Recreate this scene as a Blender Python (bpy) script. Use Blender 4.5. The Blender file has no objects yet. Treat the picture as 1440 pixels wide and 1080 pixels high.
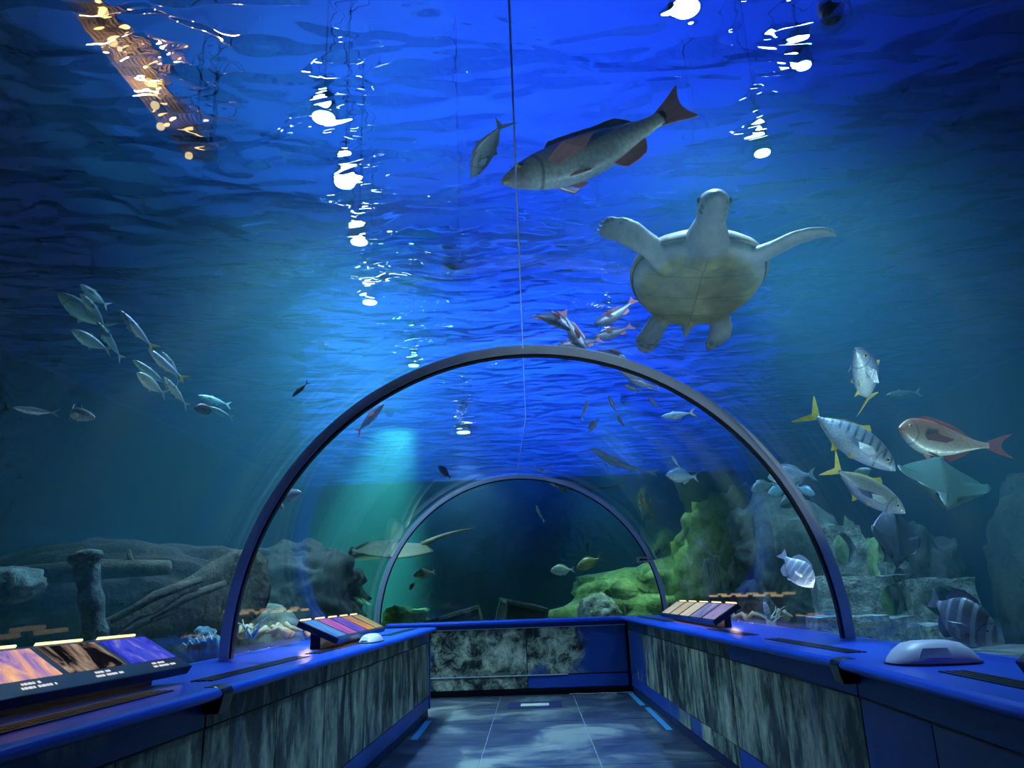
import bpy, bmesh, math, random
from mathutils import Vector, Matrix, noise

S = bpy.context.scene
COL = S.collection
PI = math.pi

# ------------------------------------------------------------------ camera
F = 1040.0
EYE = Vector((0.0, 0.0, 1.5))
YAW, PITCH, ROLL = math.radians(0.987), math.radians(15.93), math.radians(-2.0045)
_f = Vector((-math.sin(YAW) * math.cos(PITCH), math.cos(YAW) * math.cos(PITCH), math.sin(PITCH)))
_r0 = Vector((math.cos(YAW), math.sin(YAW), 0))
_u0 = _r0.cross(_f)
_r = math.cos(ROLL) * _r0 + math.sin(ROLL) * _u0
_u = -math.sin(ROLL) * _r0 + math.cos(ROLL) * _u0
cam_data = bpy.data.cameras.new('camera')
cam_data.sensor_width = 36.0
cam_data.lens = 36.0 * F / 1440.0
cam_data.clip_start = 0.05
cam = bpy.data.objects.new('camera', cam_data)
COL.objects.link(cam)
cam.matrix_world = Matrix(((_r.x, _u.x, -_f.x, EYE.x), (_r.y, _u.y, -_f.y, EYE.y), (_r.z, _u.z, -_f.z, EYE.z), (0, 0, 0, 1)))
S.camera = cam


def at(u, v, d):
    """world point on the plane y = d that the picture shows at (u, v)"""
    q = _f + (u - 720) / F * _r - (v - 540) / F * _u
    return EYE + q * (d / q.y)


# ------------------------------------------------------------------ world, exposure
S.view_settings.view_transform = 'Standard'
S.view_settings.look = 'None'
S.view_settings.gamma = 1.0
S.view_settings.use_curve_mapping = False
S.view_settings.exposure = 0.0
S.cycles.use_denoising = True
S.cycles.max_bounces = 6
S.cycles.diffuse_bounces = 2
S.cycles.glossy_bounces = 2
S.cycles.transmission_bounces = 3
S.cycles.adaptive_threshold = 0.06
S.cycles.adaptive_min_samples = 12
S.cycles.volume_bounces = 0
S.cycles.transparent_max_bounces = 24
S.cycles.sample_clamp_indirect = 4.0
S.cycles.caustics_reflective = True
S.cycles.caustics_refractive = True
W = bpy.data.worlds.new('world')
S.world = W
W.use_nodes = True
W.node_tree.nodes['Background'].inputs[0].default_value = (0.01, 0.03, 0.08, 1)
W.node_tree.nodes['Background'].inputs[1].default_value = 0.3

# ------------------------------------------------------------------ light and water constants
WATER_IOR = (1.11, 1.022)
WATER_CLEAR = 0.22
HAZE = 0.05


def above(u, v, z):
    """point of the picture at height z (for things hanging over the water)"""
    q = at(u, v, 1.0) - EYE
    return EYE + q * ((z - EYE.z) / q.z)


def lamp(label, p, power, col, ang=92, rad=0.13, tgt=None, glow_s=30.0, group='pendant lamps over the water', lens_r=None):
    """pendant tank lamp: housing, lens and suspension rod, with its own spot light"""
    t = bpy.data.objects.new('pendant_lamp', None)
    COL.objects.link(t)
    t.location = p
    t['label'] = label
    t['category'] = 'lamp'
    PENDING_LAMPS.append((t, rad if lens_r is None else lens_r, col, glow_s))
    l = bpy.data.lights.new('lamp_light', 'SPOT')
    l.energy = power
    l.color = col
    l.spot_size = math.radians(ang)
    l.spot_blend = 1.0
    l.shadow_soft_size = rad
    o = bpy.data.objects.new('lamp_light', l)
    COL.objects.link(o)
    o.parent = t
    o.location = (0, 0, -0.03)
    if tgt is not None:
        o.rotation_euler = (Vector(tgt) - Vector(p)).to_track_quat('-Z', 'Y').to_euler()
    return t


PENDING_LAMPS = []
PENDING_WASH = []
WHITE = (0.72, 0.9, 1.0)
BLUE = (0.06, 0.22, 1.0)
K = 10.0
for lb, u, v, z, pw in (('bright white lamp over the water at the head of the long row', 455, 165, 6.8, 900),
                        ('second white lamp of the long row over the water', 485, 258, 6.8, 700),
                        ('third white lamp of the long row over the water', 505, 340, 6.8, 600),
                        ('fourth white lamp of the long row over the water', 520, 425, 6.8, 600)):
    lamp(lb, above(u, v, z), pw * K, WHITE)
lamp('greenish white lamp at the far end of the long row', above(652, 608, 6.6), 250 * K, (0.85, 1.0, 0.6), rad=0.22)
lamp('bright bluish lamp over the water, largest of those near the turtle', above(965, 12, 6.8), 800 * K, (0.6, 0.8, 1.0))
lamp('small bluish lamp over the water above the turtle', above(1130, 92, 6.8), 400 * K, (0.5, 0.75, 1.0), rad=0.08)
lamp('bluish lamp over the water just behind the turtle', above(1072, 215, 6.8), 500 * K, (0.5, 0.75, 1.0), rad=0.1)
# green spot down the far left side, added blue and teal fill lamps under the ceiling
lamp('green tinted spot lamp over the far wall side of the tunnel', (-2.5, 16.0, 6.6), 12000 * K, (0.45, 1.0, 0.6), 42, 0.12, (-3.9, 15.6, 0.8), 20)
lamp('green tinted fill lamp added over the mossy slope', (1.7, 14.2, 6.6), 900 * K, (0.75, 1.0, 0.6), 52, 0.1, (1.9, 14.9, 0.8), 8)  # added to brighten the slope and the fish near it
for x, y, pw in ((-1.6, 4.0, 0.25), (2.6, 5.0, 0.3), (-1.0, 9.5, 0.8), (2.6, 10.0, 1.0), (0.8, 13.5, 4.0), (-1.5, 17.5, 9.0), (2.4, 17.5, 9.0), (-3.6, 12.5, 1.6), (-3.4, 18.0, 5.0)):
    l = bpy.data.lights.new('ceiling_fill', 'SPOT')
    l.energy = 115 * K * pw
    l.color = BLUE if x > -3 else (0.2, 0.8, 0.75)
    l.spot_size = math.radians(150)
    l.spot_blend = 0.9
    l.shadow_soft_size = 0.2
    o = bpy.data.objects.new('ceiling_fill', l)
    COL.objects.link(o)
    wt = bpy.data.objects.new('added_fill_lamp', None)
    COL.objects.link(wt)
    wt.location = (x, y, 6.0)
    wt['category'] = 'lamp'
    o.parent = wt
    PENDING_WASH.append((wt, y >= 15, x, y))
    # the far ones light the wall above the water, the near ones the ceiling
    o.rotation_euler = (PI, 0, 0) if y < 15 else Vector((0, 6, 2.2)).to_track_quat('-Z', 'Y').to_euler()
    l.spot_size = math.radians(150 if y < 15 else 110)


# submerged fill uplights, added to brighten the turtle and fish from below
PENDING_UPLIGHTS = []
for lb, p, tgt, pw, ang in (('added underwater fill uplight on the sand below the turtle', (2.95, 3.6, 0.9), (1.3, 5.6, 4.3), 220, 70),
                            ('added underwater fill uplight on the sand aimed at the large snapper', (-2.95, 2.4, 0.9), (0.5, 4.4, 4.3), 260, 44),
                            ('added underwater fill uplight on the sand near the ruins', (4.3, 4.3, 0.9), (3.3, 5.8, 2.7), 150, 70),
                            ('added underwater fill uplight on the sand below the teal school', (-2.95, 3.2, 0.9), (-3.6, 5.6, 4.4), 90, 60),
                            ('added underwater fill uplight on the sand beside the reef ledge', (2.95, 7.4, 0.9), (1.2, 9.0, 4.0), 90, 70)):
    t = bpy.data.objects.new('added_uplight', None)
    COL.objects.link(t)
    t.location = p
    t['label'] = lb
    t['category'] = 'lamp'
    l = bpy.data.lights.new('uplight', 'SPOT')
    l.energy = pw
    l.color = (0.7, 0.95, 1.0)
    l.spot_size = math.radians(ang)
    l.spot_blend = 0.9
    l.shadow_soft_size = 0.06
    o = bpy.data.objects.new('uplight', l)
    COL.objects.link(o)
    o.parent = t
    o.rotation_euler = (Vector(tgt) - Vector(p)).to_track_quat('-Z', 'Y').to_euler()
    PENDING_UPLIGHTS.append((t, (Vector(tgt) - Vector(p)).normalized()))


# ------------------------------------------------------------------ helpers
WATER = 5.2


class MB:
    """collects verts and faces of one mesh"""
    def __init__(self):
        self.v, self.f = [], []

    def add(self, v, f):
        n = len(self.v)
        self.v += [tuple(p) for p in v]
        self.f += [tuple(i + n for i in q) for q in f]
        return self

    def box(self, x0, x1, y0, y1, z0, z1, mtx=None):
        v = [Vector((x, y, z)) for z in (z0, z1) for y in (y0, y1) for x in (x0, x1)]
        if mtx is not None:
            v = [mtx @ p for p in v]
        return self.add(v, [(0, 2, 3, 1), (4, 5, 7, 6), (0, 1, 5, 4), (2, 6, 7, 3), (0, 4, 6, 2), (1, 3, 7, 5)])

    def rings(self, rings, cap=True, closed=False):
        n = len(rings[0])
        v = [p for r in rings for p in r]
        f = []
        m = len(rings)
        for i in range(m if closed else m - 1):
            a, b = i * n, ((i + 1) % m) * n
            for k in range(n):
                f.append((a + k, a + (k + 1) % n, b + (k + 1) % n, b + k))
        if cap and not closed:
            f.append(tuple(range(n - 1, -1, -1)))
            f.append(tuple((m - 1) * n + k for k in range(n)))
        return self.add(v, f)

    def tube(self, pts, rad, seg=8, cap=True):
        pts = [Vector(p) for p in pts]
        if not isinstance(rad, (list, tuple)):
            rad = [rad] * len(pts)
        rs = []
        ref = Vector((0, 0, 1))
        for i, p in enumerate(pts):
            t = (pts[min(i + 1, len(pts) - 1)] - pts[max(i - 1, 0)]).normalized()
            a = t.cross(ref)
            if a.length < 1e-3:
                a = t.cross(Vector((1, 0, 0)))
            a.normalize()
            b = t.cross(a)
            rs.append([p + rad[i] * (math.cos(2 * PI * k / seg) * a + math.sin(2 * PI * k / seg) * b) for k in range(seg)])
        return self.rings(rs, cap)

    def prism(self, prof, y0, y1):
        """polygon in x, z pushed along y"""
        return self.rings([[(x, y0, z) for x, z in prof], [(x, y1, z) for x, z in prof]])

    def fin(self, pts, t):
        """flat plate with thickness from a 3-D outline"""
        pts = [Vector(p) for p in pts]
        n = Vector((0, 0, 0))
        for i in range(len(pts)):
            n += pts[i].cross(pts[(i + 1) % len(pts)])
        n.normalize()
        return self.rings([[p - n * t / 2 for p in pts], [p + n * t / 2 for p in pts]])

    def mesh(self, name, m, smooth=False, fix=True):
        me = bpy.data.meshes.new(name)
        me.from_pydata(self.v, [], self.f)
        if fix:
            bm = bmesh.new()
            bm.from_mesh(me)
            bmesh.ops.recalc_face_normals(bm, faces=bm.faces[:])
            bm.to_mesh(me)
            bm.free()
        me.update()
        if m:
            me.materials.append(m)
        if smooth:
            me.polygons.foreach_set('use_smooth', [True] * len(me.polygons))
        return me

    def build(self, name, m, parent=None, smooth=False, bevel=0.0, fix=True):
        o = bpy.data.objects.new(name, self.mesh(name, m, smooth, fix))
        COL.objects.link(o)
        if parent is not None:
            o.parent = parent
        if bevel:
            b = o.modifiers.new('bevel', 'BEVEL')
            b.width = bevel
            b.segments = 2
            b.limit_method = 'ANGLE'
        return o


def tag(o, label, cat, group=None, kind=None):
    o['label'] = label
    if kind:
        o['kind'] = kind
    else:
        o['category'] = cat
    if group:
        o['group'] = group
    return o


def thing(name, label, cat, loc=(0, 0, 0), group=None):
    o = bpy.data.objects.new(name, None)
    o.empty_display_size = 0.1
    COL.objects.link(o)
    o.location = loc
    return tag(o, label, cat, group)


def struct(o):
    o['kind'] = 'structure'
    return o


def place_mesh(name, me, parent):
    o = bpy.data.objects.new(name, me)
    COL.objects.link(o)
    o.parent = parent
    return o


# ------------------------------------------------------------------ materials
def new_mat(name):
    m = bpy.data.materials.new(name)
    m.use_nodes = True
    nt = m.node_tree
    nt.nodes.clear()
    return m, nt, nt.nodes.new('ShaderNodeOutputMaterial')


class NT:
    def __init__(self, name):
        self.m, self.nt, self.out = new_mat(name)

    def n(self, t, **kw):
        nd = self.nt.nodes.new('ShaderNode' + t)
        for k, v in kw.items():
            if k.startswith('_'):
                setattr(nd, k[1:], v)
            else:
                nd.inputs[k.replace('9', ' ')].default_value = v
        return nd

    def l(self, a, b):
        self.nt.links.new(a, b)

    def math(self, op, a, b=None):
        nd = self.nt.nodes.new('ShaderNodeMath')
        nd.operation = op
        for i, x in enumerate((a, b)):
            if x is None:
                continue
            if isinstance(x, (int, float)):
                nd.inputs[i].default_value = x
            else:
                self.l(x, nd.inputs[i])
        return nd.outputs[0]

    def ramp(self, fac, stops, interp='LINEAR'):
        nd = self.nt.nodes.new('ShaderNodeValToRGB')
        nd.color_ramp.interpolation = interp
        e = nd.color_ramp.elements
        while len(e) < len(stops):
            e.new(0.5)
        for i, (p, c) in enumerate(stops):
            e[i].position = p
            e[i].color = (*c, 1) if len(c) == 3 else c
        self.l(fac, nd.inputs[0])
        return nd.outputs[0]

    def coords(self, scale=(1, 1, 1), kind='Object'):
        tc = self.nt.nodes.new('ShaderNodeTexCoord')
        mp = self.nt.nodes.new('ShaderNodeMapping')
        mp.inputs['Scale'].default_value = scale
        self.l(tc.outputs[kind], mp.inputs[0])
        return mp.outputs[0]

    def noise(self, vec, scale, detail=4, rough=0.55, dist=0.0):
        nd = self.nt.nodes.new('ShaderNodeTexNoise')
        nd.inputs['Scale'].default_value = scale
        nd.inputs['Detail'].default_value = detail
        nd.inputs['Roughness'].default_value = rough
        nd.inputs['Distortion'].default_value = dist
        self.l(vec, nd.inputs['Vector'])
        return nd.outputs[0]

    def mix(self, fac, a, b, blend='MIX'):
        nd = self.nt.nodes.new('ShaderNodeMix')
        nd.data_type = 'RGBA'
        nd.blend_type = blend
        for i, x in ((0, fac), (6, a), (7, b)):
            if isinstance(x, (int, float)):
                nd.inputs[i].default_value = x
            elif isinstance(x, tuple):
                nd.inputs[i].default_value = (*x, 1)
            else:
                self.l(x, nd.inputs[i])
        return nd.outputs[2]

    def principled(self, color, rough=0.7, metal=0.0, bump=None, strength=0.3, dist=0.02, spec=0.5):
        b = self.nt.nodes.new('ShaderNodeBsdfPrincipled')
        if isinstance(color, tuple):
            b.inputs['Base Color'].default_value = (*color, 1)
        else:
            self.l(color, b.inputs['Base Color'])
        if isinstance(rough, (int, float)):
            b.inputs['Roughness'].default_value = rough
        else:
            self.l(rough, b.inputs['Roughness'])
        b.inputs['Metallic'].default_value = metal
        b.inputs['Specular IOR Level'].default_value = spec
        if bump is not None:
            bp = self.nt.nodes.new('ShaderNodeBump')
            bp.inputs['Strength'].default_value = strength
            bp.inputs['Distance'].default_value = dist
            self.l(bump, bp.inputs['Height'])
            self.l(bp.outputs[0], b.inputs['Normal'])
        self.l(b.outputs[0], self.out.inputs[0])
        return self.m


def plain(name, c, rough=0.6, metal=0.0, var=0.25, scale=6.0):
    t = NT(name)
    nz = t.noise(t.coords(), scale, 3)
    col = t.mix(nz, tuple(x * (1 - var) for x in c), tuple(min(1, x * (1 + var)) for x in c))
    return t.principled(col, rough, metal, nz, 0.08, 0.01)


def glow(name, c, s):
    t = NT(name)
    e = t.n('Emission')
    e.inputs[0].default_value = (*c, 1)
    e.inputs[1].default_value = s
    t.l(e.outputs[0], t.out.inputs[0])
    return t.m


def rock_mat(name, dark, mid, light, scale=2.0, bump=0.7):
    t = NT(name)
    co = t.coords()
    a = t.noise(co, scale, 8, 0.62)
    b = t.noise(co, scale * 6, 4, 0.6)
    f = t.math('ADD', t.math('MULTIPLY', a, 0.75), t.math('MULTIPLY', b, 0.25))
    col = t.ramp(f, [(0.36, dark), (0.5, mid), (0.64, light)])
    return t.principled(col, 0.9, 0, f, bump, 0.12)


MAT = {}
MAT['steel'] = plain('brushed_steel', (0.62, 0.67, 0.78), 0.34, 0.3, 0.12)
MAT['gasket'] = plain('black_gasket', (0.012, 0.014, 0.02), 0.5)
MAT['black'] = plain('black_plastic', (0.012, 0.013, 0.018), 0.32)
MAT['blue_top'] = plain('blue_laminate', (0.006, 0.07, 0.62), 0.3, 0, 0.12, 2.5)
MAT['blue_side'] = plain('blue_panel', (0.012, 0.06, 0.38), 0.42, 0, 0.25, 1.5)
MAT['dark_blue'] = plain('dark_blue_plinth', (0.008, 0.02, 0.09), 0.5)
MAT['white'] = plain('white_plastic', (0.62, 0.66, 0.8), 0.4, 0, 0.05)
MAT['housing'] = plain('lamp_housing', (0.04, 0.045, 0.06), 0.4, 0.5)
MAT['moss'] = rock_mat('mossy_rock', (0.02, 0.05, 0.015), (0.13, 0.24, 0.07), (0.36, 0.5, 0.18), 1.8)
MAT['rock'] = rock_mat('grey_green_rock', (0.03, 0.045, 0.035), (0.09, 0.125, 0.09), (0.24, 0.3, 0.22), 1.4)
MAT['dark_rock'] = rock_mat('dark_rock', (0.01, 0.014, 0.012), (0.03, 0.042, 0.034), (0.085, 0.11, 0.085), 1.3)
MAT['ruin'] = rock_mat('pale_ruin_stone', (0.06, 0.09, 0.075), (0.24, 0.31, 0.26), (0.52, 0.6, 0.5), 7.0, 0.9)
MAT['wood'] = rock_mat('waterlogged_wood', (0.008, 0.009, 0.006), (0.026, 0.03, 0.02), (0.075, 0.08, 0.055), 2.4)
MAT['sand'] = rock_mat('sand', (0.14, 0.13, 0.09), (0.24, 0.23, 0.16), (0.36, 0.34, 0.25), 3.0, 0.3)
MAT['wall'] = rock_mat('painted_tank_wall', (0.003, 0.018, 0.04), (0.006, 0.036, 0.075), (0.012, 0.06, 0.11), 0.35, 0.5)
MAT['ceiling'] = plain('ceiling_paint', (0.03, 0.07, 0.3), 0.8)
MAT['ledge'] = rock_mat('dark_ledge', (0.004, 0.004, 0.003), (0.012, 0.012, 0.009), (0.035, 0.034, 0.024), 2.0)
MAT['upper_blue'] = plain('upper_wall_blue', (0.04, 0.1, 0.36), 0.8)
MAT['upper_teal'] = plain('upper_wall_teal', (0.015, 0.06, 0.13), 0.8)
MAT['dark_wall'] = plain('dark_hall_wall', (0.01, 0.014, 0.03), 0.8)
MAT['warm_strip'] = glow('warm_strip_light', (1.0, 0.72, 0.36), 2.0)
MAT['walkway'] = plain('walkway_boards', (0.2, 0.13, 0.12), 0.8)
MAT['teal_stone'] = rock_mat('teal_stone', (0.02, 0.04, 0.04), (0.07, 0.12, 0.11), (0.2, 0.3, 0.27), 6.0, 0.6)


def water_surface_mat():
    t = NT('water_surface')
    gs = [t.n('BsdfGlass', IOR=i, Roughness=0.015) for i in WATER_IOR]
    gm_ = t.n('MixShader')
    gm_.inputs[0].default_value = 0.42
    for k, g in enumerate(gs):
        g.inputs[0].default_value = (0.8, 0.92, 1, 1)
        t.l(g.outputs[0], gm_.inputs[1 + k])
    tr = t.n('BsdfTransparent')
    tr.inputs[0].default_value = (0.62, 0.85, 1, 1)
    mx = t.n('MixShader')
    mx.inputs[0].default_value = WATER_CLEAR
    t.l(gm_.outputs[0], mx.inputs[1])
    t.l(tr.outputs[0], mx.inputs[2])
    t.l(mx.outputs[0], t.out.inputs[0])
    co = t.coords((1.0, 1.9, 1.0))
    h = t.math('ADD', t.noise(co, 1.25, 1.6, 0.5, 0.6), t.math('MULTIPLY', t.noise(co, 0.8, 2), 1.5))
    b = t.n('Bump', Strength=1.0, Distance=0.62)
    t.l(h, b.inputs['Height'])
    for g in gs:
        t.l(b.outputs[0], g.inputs['Normal'])
    return t.m


def water_volume_mat():
    t = NT('tank_water')
    s = t.n('VolumeScatter', Density=HAZE, Anisotropy=0.35)
    s.inputs['Color'].default_value = (0.16, 0.62, 0.8, 1)
    a = t.n('VolumeAbsorption', Density=0.07)
    a.inputs['Color'].default_value = (0.12, 0.72, 0.82, 1)
    ad = t.n('AddShader')
    t.l(s.outputs[0], ad.inputs[0])
    t.l(a.outputs[0], ad.inputs[1])
    t.l(ad.outputs[0], t.out.inputs['Volume'])
    return t.m


def acrylic_mat():
    t = NT('acrylic')
    tr = t.n('BsdfTransparent')
    tr.inputs[0].default_value = (0.97, 0.99, 1, 1)
    co = t.coords()
    sc = t.noise(co, 40.0, 6, 0.75)
    g = t.n('BsdfGlossy')
    g.inputs['Color'].default_value = (1, 1, 1, 1)
    t.l(t.ramp(sc, [(0.45, (0.01, 0.01, 0.01)), (0.75, (0.12, 0.12, 0.12))]), g.inputs['Roughness'])
    fr = t.n('Fresnel', IOR=1.2)
    ge = t.nt.nodes.new('ShaderNodeNewGeometry')
    # same reflectance on both faces of the sheet (water or air behind it)
    io = t.math('ADD', t.math('MULTIPLY', ge.outputs['Backfacing'], 1 / 1.2 - 1.2), 1.2)
    t.l(io, fr.inputs[0])
    mx = t.n('MixShader')
    t.l(fr.outputs[0], mx.inputs[0])
    t.l(tr.outputs[0], mx.inputs[1])
    t.l(g.outputs[0], mx.inputs[2])
    t.l(mx.outputs[0], t.out.inputs[0])
    return t.m


def floor_mat():
    t = NT('floor_vinyl')
    co = t.coords((1, 1, 1))
    a = t.noise(co, 0.9, 6, 0.6, 0.6)
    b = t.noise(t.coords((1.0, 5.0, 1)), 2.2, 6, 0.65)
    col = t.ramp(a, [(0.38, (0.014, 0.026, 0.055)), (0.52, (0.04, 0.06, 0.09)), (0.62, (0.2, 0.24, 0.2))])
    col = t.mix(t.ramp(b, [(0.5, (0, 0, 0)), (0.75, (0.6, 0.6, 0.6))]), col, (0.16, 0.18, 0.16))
    return t.principled(col, 0.38, 0, b, 0.1, 0.01)


def print_mat(name, along, blue=0.5, seed=0.0, coarse=1.0):
    """a printed photograph of an encrusted rock face, fading to plain blue"""
    t = NT(name)
    sc = (1.0, 1.0, 0.36) if along != 'round' else (1, 1, 1)
    tc = t.nt.nodes.new('ShaderNodeTexCoord')
    mp = t.nt.nodes.new('ShaderNodeMapping')
    mp.inputs['Scale'].default_value = sc
    mp.inputs['Location'].default_value = (seed, seed * 1.7, seed * 0.3)
    t.l(tc.outputs['Object'], mp.inputs[0])
    co = mp.outputs[0]
    a = t.noise(co, 5.5 * coarse, 8, 0.68, 0.5)
    big = t.noise(co, 1.7 * coarse, 3, 0.5, 0.3)
    fine = t.noise(co, 30 * coarse, 4, 0.7)
    f = t.math('ADD', t.math('MULTIPLY', a, 0.6), t.math('MULTIPLY', big, 0.4))
    f = t.math('ADD', f, t.math('MULTIPLY', t.math('SUBTRACT', fine, 0.5), 0.18))
    col = t.ramp(f, [(0.4, (0.006, 0.012, 0.02)), (0.45, (0.03, 0.05, 0.045)), (0.5, (0.16, 0.21, 0.16)), (0.58, (0.42, 0.48, 0.36)), (0.68, (0.75, 0.8, 0.66))])
    m = t.math('MULTIPLY', t.noise(co, 0.9 * coarse, 2), 1.0)
    mask = t.ramp(m, [(blue - 0.02, (1, 1, 1)), (blue + 0.05, (0, 0, 0))])
    col = t.mix(mask, col, (0.012, 0.06, 0.3))
    return t.principled(col, 0.36, 0)


# ------------------------------------------------------------------ setting
XL, XR, YF, YB = -7.5, 8.5, -4.5, 24.0
for nm, x0, x1, y0, y1, lo, hi in (('wall_left', XL - 0.2, XL, YF, YB, 'wall', 'upper_teal'), ('wall_right', XR, XR + 0.2, YF, YB, 'wall', 'upper_teal'),
                                   ('wall_back', XL - 0.2, XR + 0.2, YB, YB + 0.2, 'wall', 'upper_blue'), ('wall_front', XL - 0.2, XR + 0.2, YF - 0.2, YF, 'dark_wall', 'upper_blue')):
    struct(MB().box(x0, x1, y0, y1, 0, 5.14).build(nm, MAT[lo]))
    struct(MB().box(x0, x1, y0, y1, 5.14, 10).build(nm + '_upper', MAT[hi]))
struct(MB().box(XL - 0.2, XR + 0.2, YF - 0.2, YB + 0.2, 10, 10.2).build('ceiling', MAT['ceiling']))

# floor of the walkway: pale slab showing in the joints, tiles on top
floor = struct(MB().box(-2.3, 2.3, YF, 12.9, -0.12, -0.012).build('floor', plain('floor_joint', (0.3, 0.36, 0.42), 0.6)))
fm = floor_mat()
xe = [-2.3, -0.56, 0.56, 2.3]
ye = [-4.5, -2.4, 0.05, 2.5, 4.95, 7.4, 9.85, 12.9]
for j in range(len(ye) - 1):
    for i in range(3):
        MB().box(xe[i] + 0.006, xe[i + 1] - 0.006, ye[j] + 0.007, ye[j + 1] - 0.007, -0.012, 0).build('floor_tile', fm, floor)


# acrylic tunnel
def arch_ring(y, r, cx, cz, n=72, z0=1.13):
    pts = [(cx + r, y, z0)]
    pts += [(cx + r * math.cos(PI * i / n), y, cz + r * math.sin(PI * i / n)) for i in range(n + 1)]
    pts.append((cx - r, y, z0))
    return pts


def arch_at(y):
    k = max(0.0, min(1.0, (y - 8.0) / 4.6))
    return 2.25 + 0.11 * k, -0.2 * k, 1.14 - 0.04 * k


acr = acrylic_mat()
for i, (ya, yb) in enumerate(((YF, 5.6), (5.66, 8.6), (8.6, 12.6))):
    rr = []
    steps = 2 if i < 1 else 6
    for s in range(steps + 1):
        y = ya + (yb - ya) * s / steps
        r, cx, cz = arch_at(y)
        inn = arch_ring(y, r, cx, cz)
        out = arch_ring(y, r + 0.06, cx, cz)
        rr.append(inn + out[::-1])
    o = struct(MB().rings(rr, cap=False).build('window_%d' % (i + 1), acr, None, True))
r3, cx3, cz3 = arch_at(12.6)
pane = [(x, z) for x, _, z in arch_ring(0, r3 - 0.01, cx3, cz3)]
struct(MB().prism(pane, 12.66, 12.7).build('window_4', acr))
sm = NT('seam_cement')
st = sm.n('BsdfTranslucent')
st.inputs[0].default_value = (0.6, 0.75, 0.9, 1)
sd = sm.n('BsdfDiffuse')
sd.inputs[0].default_value = (0.6, 0.75, 0.9, 1)
sx = sm.n('MixShader')
sx.inputs[0].default_value = 0.3
sm.l(st.outputs[0], sx.inputs[1])
sm.l(sd.outputs[0], sx.inputs[2])
sm.l(sx.outputs[0], sm.out.inputs[0])
t1 = MB()
for ys, rr_ in (((YF, 0, 5.58), 0.004), ((5.7, 8, 10, 12.58), 0.0025)):
    t1.tube([(arch_at(y)[1], y, arch_at(y)[2] + arch_at(y)[0] - 0.006) for y in ys], rr_, 6)
struct(t1.build('trim_1', sm.m))


def rib(label, y, w, dep, z0):
    r, cx, cz = arch_at(y)
    t = thing('arch_rib', label, 'arch', (cx, y, z0))
    n = 96
    for nm, ra, rb, ya, yb, m in (('rib_band', r - 0.045, r + w, 0, dep, 'steel'), ('gasket', r - 0.062, r - 0.0455, 0.005, dep - 0.005, 'gasket')):
        rg = []
        ang = [(-0.06 if z0 < cz else 0) + 0] + [PI * i / n for i in range(n + 1)]
        ring = []
        for i in range(n + 1):
            a = PI * i / n
            ring.append([(q * math.cos(a), yy, cz - z0 + q * math.sin(a)) for q, yy in ((ra, ya), (rb, ya), (rb, yb), (ra, yb))])
        foot = [[(x, yy, 0.0) for x, yy, _ in ring[0]]]
        foot2 = [[(x, yy, 0.0) for x, yy, _ in ring[-1]]]
        MB().rings(foot + ring + foot2).build(nm, MAT[m], t, False, 0.004 if nm == 'rib_band' else 0)
    return t


rib('broad grey steel arch rib spanning the acrylic tunnel', 5.6, 0.03, 0.06, 1.125)
rib('thin steel arch rib framing the end window above the cross counter', 12.6, 0.02, 0.05, 1.125)

# sand bed outside the tunnel
bm_v, bm_f = [], []
nx, ny = 80, 140
for j in range(ny + 1):
    for i in range(nx + 1):
        x, y = XL + (XR - XL) * i / nx, YF + (YB - YF) * j / ny
        z = 0.78 + 0.12 * noise.noise(Vector((x * 0.7, y * 0.7, 0))) + 0.03 * noise.noise(Vector((x * 3, y * 3, 2)))
        bm_v.append((max(XL + 0.03, min(XR - 0.03, x)), max(YF + 0.03, min(YB - 0.03, y)), z))
keep = lambda x, y: not (-2.42 < x < 2.42 and y < 12.75)
for j in range(ny):
    for i in range(nx):
        a = j * (nx + 1) + i
        p = Vector(bm_v[a]) * 0.5 + Vector(bm_v[a + nx + 2]) * 0.5
        if keep(p.x, p.y):
            bm_f.append((a, a + 1, a + nx + 2, a + nx + 1))
tag(MB().add(bm_v, bm_f).build('sand_bed', MAT['sand'], None, True, fix=False), 'pale sand covering the bottom of the tank', 'sand', kind='stuff')

# water: rippled surface and the body of water
wv, wf = [], []
nx, ny = 190, 320
for j in range(ny + 1):
    for i in range(nx + 1):
        x, y = XL + (XR - XL) * i / nx, YF + (YB - YF) * j / ny
        z = WATER + 0.085 * noise.noise(Vector((x * 0.8, y * 1.5, 0))) + 0.035 * noise.noise(Vector((x * 2.2, y * 3.6, 5)))
        wv.append((max(XL + 0.01, min(XR - 0.01, x)), max(YF + 0.01, min(YB - 0.01, y)), z))
for j in range(ny):
    for i in range(nx):
        a = j * (nx + 1) + i
        wf.append((a, a + 1, a + nx + 2, a + nx + 1))
tag(MB().add(wv, wf).build('water_surface', water_surface_mat(), None, True, fix=False), 'rippled blue water surface above the tunnel', 'water', kind='stuff')
vm = water_volume_mat()
cav = [(-0.1 - 2.62 * math.cos(PI * i / 36), 1.1 + 2.62 * math.sin(PI * i / 36)) for i in range(37)]
prof = [(XL + 0.05, 0.7), (-2.72, 0.7)] + cav + [(2.52, 0.7), (XR - 0.05, 0.7), (XR - 0.05, 5.08), (XL + 0.05, 5.08)]


def volume(prof, y0, y1):
    m = MB().prism(prof, y0, y1)
    o = m.build('tank_water', vm)
    bm = bmesh.new()
    bm.from_mesh(o.data)
    bmesh.ops.triangulate(bm, faces=bm.faces[:])
    bmesh.ops.recalc_face_normals(bm, faces=bm.faces[:])
    bm.to_mesh(o.data)
    bm.free()
    return o


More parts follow.
